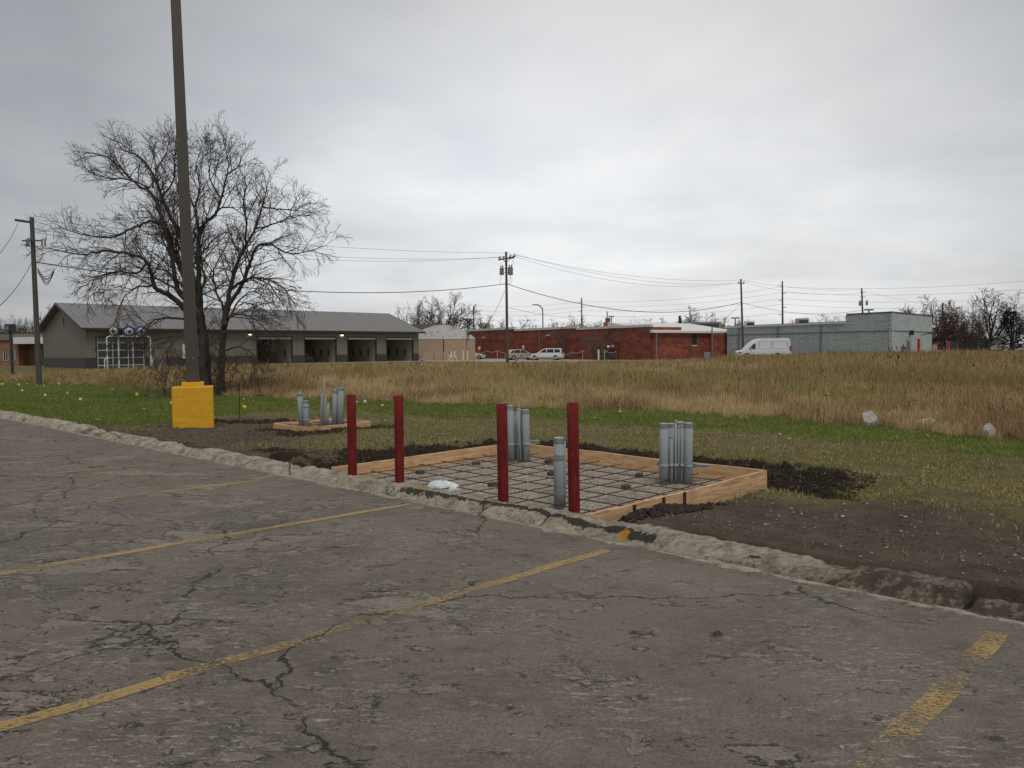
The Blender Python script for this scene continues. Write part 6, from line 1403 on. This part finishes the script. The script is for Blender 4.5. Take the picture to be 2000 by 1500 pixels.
# ------------------------------------------------------------------ orange brick building, left edge
D = 108; x0 = PD(-70, 690, D)[0]; x1 = PD(88, 690, D)[0]; xm = PD(36, 690, D)[0]; g = -.2; zt = PD(40, 651, D)[2] - g; zb = PD(40, 664, D)[2] - g
root = empty('orange_building', (x0, D, g), 0, 'orange brick office with flat grey roof and white canopy at the left edge', 'building'); W_ = x1 - x0; wm = xm - x0
m = MB(); m.box(0, wm, 0, 8, 0, zb - .003); m.build('wall', M['brick_orange'], root); m = MB(); m.box(wm + .003, W_, 2.2, 8, 0, zb - .003); m.build('wall', M['brick_orange'], root)
m = MB(); m.box(-.2, W_ + .2, -.3, 8.2, zb, zt); m.build('fascia', M['siding'], root); m = MB(); m.box(-.25, W_ + .25, -.35, 8.25, zt + .002, zt + .14); m.build('roof_cap', M['trim_dark'], root)
m = MB(); m.box(wm - .1, W_ + .3, -.9, 2.1, zb - .55, zb - .05 + .42); m.build('canopy', M['white'], root)
for a, b in ((7, 16), (25, 31), (63, 86)):
    u0, u1 = PD(a, 690, D)[0] - x0, PD(b, 690, D)[0] - x0; v_ = 0 if a < 40 else 2.2; m = MB(); m.box(u0, u1, v_ - .05, v_ - .003, .85, 2.15); f = m.build('window', M['glass'], root); m = MB()
    for k in (0, .48, .96): m.box(u0 + (u1 - u0) * k, u0 + (u1 - u0) * k + .07, v_ - .10, v_ - .053, .85, 2.15)
    m.box(u0, u1, v_ - .10, v_ - .053, .78, .86); m.build('frame', M['frame'], f)
b = PD(23.5, 700, 60); t = PD(20.5, 646, 60); root = empty('box_sign', (b[0], 60, -.2), 0, 'black box sign on a black post in front of the orange brick office', 'sign'); m = MB(root.location); m.tube([(b[0], 60, -.2), (t[0], 60, t[2])], .11, 8); m.build('post', M['dark_box'], root)
a, c2 = PD(12, 648, 60), PD(28, 633, 60); m = MB(root.location); m.box(a[0], c2[0], 59.8, 60.2, a[2], c2[2]); s_ = m.build('sign_box', M['dark_box'], root, bevel=.02); m = MB(root.location); a, c2 = PD(13, 645, 60), PD(20, 635, 60); m.prism([(0, 0), (.28, .06), (.26, .30), (.10, .36)], (a[0], 59.796, a[2]), (1, 0, 0), (0, 0, 1), (0, -1, 0), 0, .006); m.build('sign_panel', M['trafo'], s_)

# ------------------------------------------------------------------ posts, rope barrier, small signs
def rope_run(pts, D, posts, label, plab):
    pr = None
    for i, (x, y) in enumerate(pts):
        p = PD(x, y, D); 
        if posts:
            g = -.13; m = MB((p[0], D, g)); m.tube([(p[0], D, g), (p[0], D, p[2]), (p[0], D, p[2] + .1)], [.04, .04, .02], 8); o = m.build('barrier_post', M['rope' if i % 2 == 0 else 'pole_brown']); o.location = (p[0], D, g); tag(o, plab + ', counted from the left number ' + ('one two three four five six seven eight nine ten'.split()[i]), 'post', plab)
        if pr is not None:
            L = p - pr; f = np.linspace(0, 1, 9); Q = pr[None] + L[None] * f[:, None]; Q[:, 2] -= .30 * 4 * f * (1 - f); m = MB(pr); m.tube(Q, .03, 5); o = m.build('barrier_rope', M['rope']); o.location = pr; tag(o, label + ', span after post number ' + ('one two three four five six seven eight nine ten'.split()[i - 1]), 'rope', label)
        pr = p
rope_run([(929, 688), (950, 685), (971, 684), (994, 687)], 128, True, 'pale sagging barrier rope left of the champagne car', 'small barrier posts between arched building and champagne car')
rope_run([(1099, 691), (1116, 687), (1138, 685), (1160, 687), (1169, 689)], 118, True, 'pale sagging barrier rope right of the white minivan', 'small barrier posts right of the white minivan'); rope_run([(1181, 684), (1204, 686)], 108, True, 'pale barrier rope right of the yellow post', 'small barrier posts right of the tall yellow post')
rope_run([(830, 688), (848, 688), (867, 689), (888, 688)], 117, True, 'pale barrier rope in front of the tan arched building', 'small brown barrier posts before the tan arched building')
for k, (x, y, D, h) in enumerate(((905, 687, 112, .0), (913, 687, 112, .0), (1169, 684, 108, 0))):
    p = PD(x, y, D); m = MB((p[0], D, -.2)); m.tube([(p[0], D, -.2), (p[0], D, p[2]), (p[0], D, p[2] + .08)], [.13, .13, .05], 10); o = m.build('guard_post', M['yellow_post']); o.location = (p[0], D, -.2); tag(o, ['left one of a pair of cream posts before the arched building', 'right one of a pair of cream posts before the arched building', 'pale yellow guard post before the brick wall'][k], 'post', 'cream yellow guard posts')
p = PD(884, 690, 112); root = empty('wooden_rack', (p[0], 112, -.2), 0, 'pale wooden rack leaning before the tan arched building', 'rack'); 
for (u0, u1, z0, z1) in ((-.5, -.38, .3, 1.5), (.0, .12, .3, 1.5), (.45, .57, .3, 1.4), (-.5, .6, 1.38, 1.5), (-.4, .5, .9, 1.0)): m = MB(); m.box(u0, u1, -.04, .04, z0 - .3, z1); m.build('rail', M['yellow_post'], root)
for k, (x, y, D) in enumerate(((936, 680.5, 124), (1022, 678.5, 126))):
    p = PD(x, y, D); root = empty('parking_sign', (p[0], D, -.2), 0, ['small pink red sign beside the right end of the arched building', 'small pink red sign behind the champagne car'][k], 'sign', 'small faded red signs'); m = MB(root.location); m.tube([(p[0], D, -.2), (p[0], D, p[2] + .2)], .03, 6); m.build('sign_post', M['trafo'], root); m = MB(root.location); m.cbox((p[0], D - .05, p[2] + .05), (1, 0, 0), (0, 1, 0), .42, .02, .55); s_ = m.build('sign_plate', M['sign_pink'], root); m = MB(root.location); m.cbox((p[0], D - .062, p[2] + .12), (1, 0, 0), (0, 1, 0), .26, .002, .1); m.build('sign_text_panel', M['white'], s_)
# debris pile at the foot of the wall
p = PD(1190, 690, 112); crumple('covered_pile', (p[0], 112, .25), 1.5, .8, .5, 'dark_box', 'dark tarpaulin covered pile at the foot of the brick wall', 'pile', 3)
for k, (x, y) in enumerate(((1188, 677), (1196, 676))): p = PD(x, y, 111.5); crumple('white_bag', tuple(p), .25, .2, .16, 'paper', ['left white bag caught in the leafless tree', 'right white bag caught in the leafless tree'][k], 'bag', 8 + k, group='white bags in the small tree')

# ------------------------------------------------------------------ vehicles
def car(name, label, pos, rz, L, Wd, lower, green, mat, belt, hood=None, wheels=(.18, .80), wr=.33, wins=(), group=None, cat='car', inset=.16, skirt=None):
    """lower: side outline (x,z) of body below the belt; green: greenhouse outline; x runs nose(0) to tail(L)"""
    root = empty(name, pos, rz, label, cat, group)
    def shell(poly, w0, w1, zb, zt):
        m = MB(); n = len(poly); V = []
        for s in (-1, 1):
            for x, z in poly:
                f = np.clip((z - zb) / max(zt - zb, 1e-3), 0, 1); V.append((x - L / 2, s * (w0 * (1 - f) + w1 * f), z))
        F = [tuple(range(n)), tuple(range(n, 2 * n))[::-1]] + [(i, n + i, n + (i + 1) % n, (i + 1) % n) for i in range(n)]; m.add(V, F); return m
    body = shell(lower, Wd / 2, Wd / 2 - .03, 0, belt).build('body', M[mat], root, bevel=.07)
    shell(green, Wd / 2 - .035, Wd / 2 - inset, belt - .02, max(z for x, z in green)).build('cabin', M[mat], root, bevel=.06)
    zt = max(z for x, z in green)
    for poly in wins:
        for s in (-1, 1):
            m = MB(); V = []
            for o_ in (.012, -.012):
                for x, z in poly:
                    f = (z - belt + .02) / (zt - belt + .02); w = (Wd / 2 - .035) * (1 - f) + (Wd / 2 - inset) * f + o_; V.append((x - L / 2, s * w, z))
            n = len(poly); m.add(V, [tuple(range(n)), tuple(range(n, 2 * n))[::-1]] + [(i, (i + 1) % n, n + (i + 1) % n, n + i) for i in range(n)]); m.build('window', M['glass'], root)
    gp = sorted(green); # windscreen and rear window as panels on the sloped ends
    for end in (0, 1):
        cand = [p_ for p_ in green if p_[1] >= zt - .12]; base = [p_ for p_ in green if p_[1] <= belt + .06]
        tp_ = min(cand) if end == 0 else max(cand); bp = min(base) if end == 0 else max(base); m = MB(); f0, f1 = .10, .88; dx = -.018 if end == 0 else .018
        a = (bp[0] + (tp_[0] - bp[0]) * f0, bp[1] + (tp_[1] - bp[1]) * f0); b = (bp[0] + (tp_[0] - bp[0]) * f1, bp[1] + (tp_[1] - bp[1]) * f1); w0, w1 = Wd / 2 - .14, Wd / 2 - inset - .08
        V = [(a[0] - L / 2 + dx, -w0, a[1] + .02), (a[0] - L / 2 + dx, w0, a[1] + .02), (b[0] - L / 2 + dx, w1, b[1] + .02), (b[0] - L / 2 + dx, -w1, b[1] + .02)]; V += [(x - dx * 2, y, z - .03) for x, y, z in V]
        m.add(V, [(0, 1, 2, 3), (7, 6, 5, 4), (0, 4, 5, 1), (1, 5, 6, 2), (2, 6, 7, 3), (3, 7, 4, 0)]); m.build('windscreen' if end == 0 else 'rear_window', M['glass'], root)
    for fx in wheels:
        for s in (-1, 1):
            x = fx * L - L / 2; m = MB(); m.tube([(x, s * (Wd / 2 - .20), wr), (x, s * (Wd / 2 + .005), wr)], [wr, wr], 24); w_ = m.build('wheel', M['black'], root); m = MB(); m.tube([(x, s * (Wd / 2 - .02), wr), (x, s * (Wd / 2 + .015), wr)], [wr * .66, wr * .6], 18); m.build('rim', M['rim'], w_)
            m = MB(); m.tube([(x, s * (Wd / 2 - .25), wr + .03), (x, s * (Wd / 2 + .002), wr + .03)], [wr * 1.18, wr * 1.18], 24); m.build('wheel_arch', M['dark_box'], root)
    nose = min(lower)[0]; zl = belt * .72
    for s in (-1, 1):
        m = MB(); m.box(-L / 2 + .06, -L / 2 + .34, s * (Wd / 2 - .38), s * (Wd / 2 + .003), zl - .09, zl + .07); m.build('headlight', M['glass_door'], root, bevel=.02)
        m = MB(); m.box(L / 2 - .14, L / 2 + .012, s * (Wd / 2 - .24), s * (Wd / 2 + .008), belt - .22, belt + .18); m.build('taillight', M['tail'], root, bevel=.02)
        m = MB(); gx = min(p_[0] for p_ in green) + .55; m.box(gx - L / 2, gx - L / 2 + .12, s * (Wd / 2), s * (Wd / 2 + .18), belt + .02, belt + .17); m.build('mirror', M[mat], root, bevel=.02)
    if skirt: m = MB(); m.box(-L / 2 + .15, L / 2 - .1, -Wd / 2 - .012, Wd / 2 + .012, skirt[0], skirt[1]); m.build('side_cladding', M[skirt[2]], root, bevel=.02)
    return root
gy = -.12
# white minivan, nose to the left
D = 115; p = PD(1068, 697, D); L = 4.8
car('parked_minivan', 'white minivan with dark windows before the brick wall', (p[0], D, gy), Rad(-14), 5.1, 1.9, [(.05, .30), (0, .55), (.08, .78), (.75, .98), (1.35, 1.06), (5.0, 1.08), (5.1, .85), (5.08, .35), (4.9, .25), (.3, .22)],
    [(1.15, 1.02), (2.15, 1.66), (2.6, 1.74), (4.6, 1.74), (4.85, 1.64), (5.04, 1.06)], 'car_white', 1.06, wins=([(1.62, 1.12), (2.25, 1.60), (2.62, 1.62), (2.66, 1.12)], [(2.74, 1.12), (2.74, 1.62), (3.75, 1.62), (3.78, 1.12)], [(3.9, 1.12), (3.88, 1.62), (4.62, 1.60), (4.82, 1.14)]), wheels=(.17, .79), skirt=(.25, .52, 'car_beige'))
D = 119; p = PD(1017, 697, D); L = 4.75
car('parked_car', 'champagne crossover car nose to nose with the white minivan', (p[0], D, gy), Rad(180 + 18), L, 1.82, [(.05, .35), (0, .6), (.1, .82), (1.1, 1.02), (4.6, 1.05), (4.75, .8), (4.72, .4), (4.5, .28), (.3, .28)],
    [(1.05, 1.0), (2.0, 1.52), (2.5, 1.64), (3.9, 1.60), (4.25, 1.48), (4.66, 1.04)], 'car_beige', 1.04, wins=([(1.55, 1.10), (2.12, 1.50), (2.62, 1.53), (2.66, 1.10)], [(2.76, 1.10), (2.74, 1.53), (3.55, 1.51), (3.6, 1.10)], [(3.70, 1.12), (3.66, 1.50), (3.95, 1.46), (4.3, 1.12)]), wheels=(.19, .80))
D = 128; p = PD(944, 697, D)
car('parked_car', 'white car mostly hidden behind the right corner of the arched building', (p[0] - 2.2, 134, gy), Rad(180 - 10), 4.6, 1.8, [(.05, .35), (0, .6), (.1, .75), (1.2, .92), (4.5, .98), (4.6, .8), (4.58, .4), (.3, .25)],
    [(1.15, .9), (2.1, 1.36), (3.3, 1.40), (4.2, .96)], 'car_white', .95, wins=([(1.6, 1.0), (2.15, 1.3), (2.7, 1.33), (2.7, 1.0)], [(2.8, 1.0), (2.8, 1.33), (3.3, 1.32), (3.8, 1.0)]))
for k, (x, D, mt, lb) in enumerate(((1950, 125, 'car_beige', 'pale low car beyond the grass at right, left of the white one'), (1986, 118, 'car_white', 'white car beyond the grass near the right edge'), (2003, 119, 'car_dark', 'dark car at the right picture edge'))):
    p = PD(x, 690, D); car('parked_car', lb, (p[0], D, .15), Rad([8, 172, -6][k]), 4.6, 1.8, [(.05, .35), (0, .6), (.1, .75), (1.2, .92), (4.5, .98), (4.6, .8), (4.58, .4), (.3, .25)], [(1.15, .9), (2.1, 1.36), (3.3, 1.40), (4.2, .96)], mt, .95, wins=([(1.6, 1.0), (2.15, 1.3), (2.7, 1.33), (2.7, 1.0)], [(2.8, 1.0), (2.8, 1.33), (3.3, 1.32), (3.8, 1.0)]), group='far parked cars at right')
# white cargo van, nose to the left
D = 98; p = PD(1489, 692, D); L = 6.75; gz_ = PD(1489, 661, D)[2] - 2.62
rv = car('cargo_van', 'long white high roof cargo van parked beyond the field', (p[0], D, gz_), Rad(3), L, 1.95, [(.05, .42), (0, .7), (.10, .95), (.35, 1.08), (1.1, 1.22), (6.7, 1.25), (6.75, .9), (6.73, .45), (6.5, .35), (.3, .32)],
    [(.95, 1.2), (1.75, 2.05), (2.35, 2.45), (3.0, 2.60), (6.35, 2.62), (6.62, 2.50), (6.73, 1.22)], 'van_white', 1.22, wins=([(1.30, 1.28), (1.86, 1.92), (2.15, 1.95), (2.15, 1.28)],), wheels=(.15, .74), wr=.36, inset=.14, cat='van', skirt=(.42, .54, 'trim_dark'))
for x0_, x1_ in ((2.6, 4.2), (4.4, 6.3)):
    m = MB(); L_ = L
    for s in (-1,):
        for (a_, b_, c_, d_) in ((x0_, x1_, 1.28, 1.30), (x0_, x1_, 2.20, 2.22), (x0_, x0_ + .02, 1.28, 2.22), (x1_ - .02, x1_, 1.28, 2.22)):
            f0 = (c_ - 1.2) / 1.42; w_ = (1.95 / 2 - .035) * (1 - f0) + (1.95 / 2 - .14) * f0; m.box(a_ - L / 2, b_ - L / 2, -w_ - .012, -w_ + .03, c_, d_)
    m.build('panel_seam', M['trafo'], rv)
m = MB(); m.box(L / 2 - .25, L / 2 + .015, -1.95 / 2 - .012, -1.95 / 2 + .16, 1.0, 1.62); m.build('rear_light_cluster', M['tail'], rv)
# slender dead shrubs standing in the field
for k, (x, yt, yb, D, lb) in enumerate(((1003, 706, 745, 45, 'dark branching dead weed in the middle of the field'), (1022, 714, 752, 42, 'dark dead weed just right of the tallest one'), (812, 700, 735, 55, 'slanting dark dead weed left of the field centre'), (1752, 680, 735, 40, 'tall thin dark weed before the grey building corner'))):
    p = PD(x, yt, D); g = float(ground_z(p[0], D)); rr = random.Random(k); m = MB((p[0], D, g)); m.tube([(p[0], D, g), (p[0] + .05, D, (g + p[2]) / 2), tuple(p)], [.016, .013, .008], 5)
    for j in range(9):
        f = rr.uniform(.35, 1); b = np.array([p[0] + .03, D, g + (p[2] - g) * f]); e = b + np.array([rr.uniform(-.45, .45), rr.uniform(-.2, .2), rr.uniform(.1, .4)]); m.tube([b, e], [.010, .007], 4); m.tube([e - [0, 0, .03], e + [0, 0, .04], e + [0, 0, .12]], [.01, .035, .01], 5)
    o = m.build('dead_weed', M['seed']); o.location = (p[0], D, g); tag(o, lb, 'weed', 'tall dead weeds')
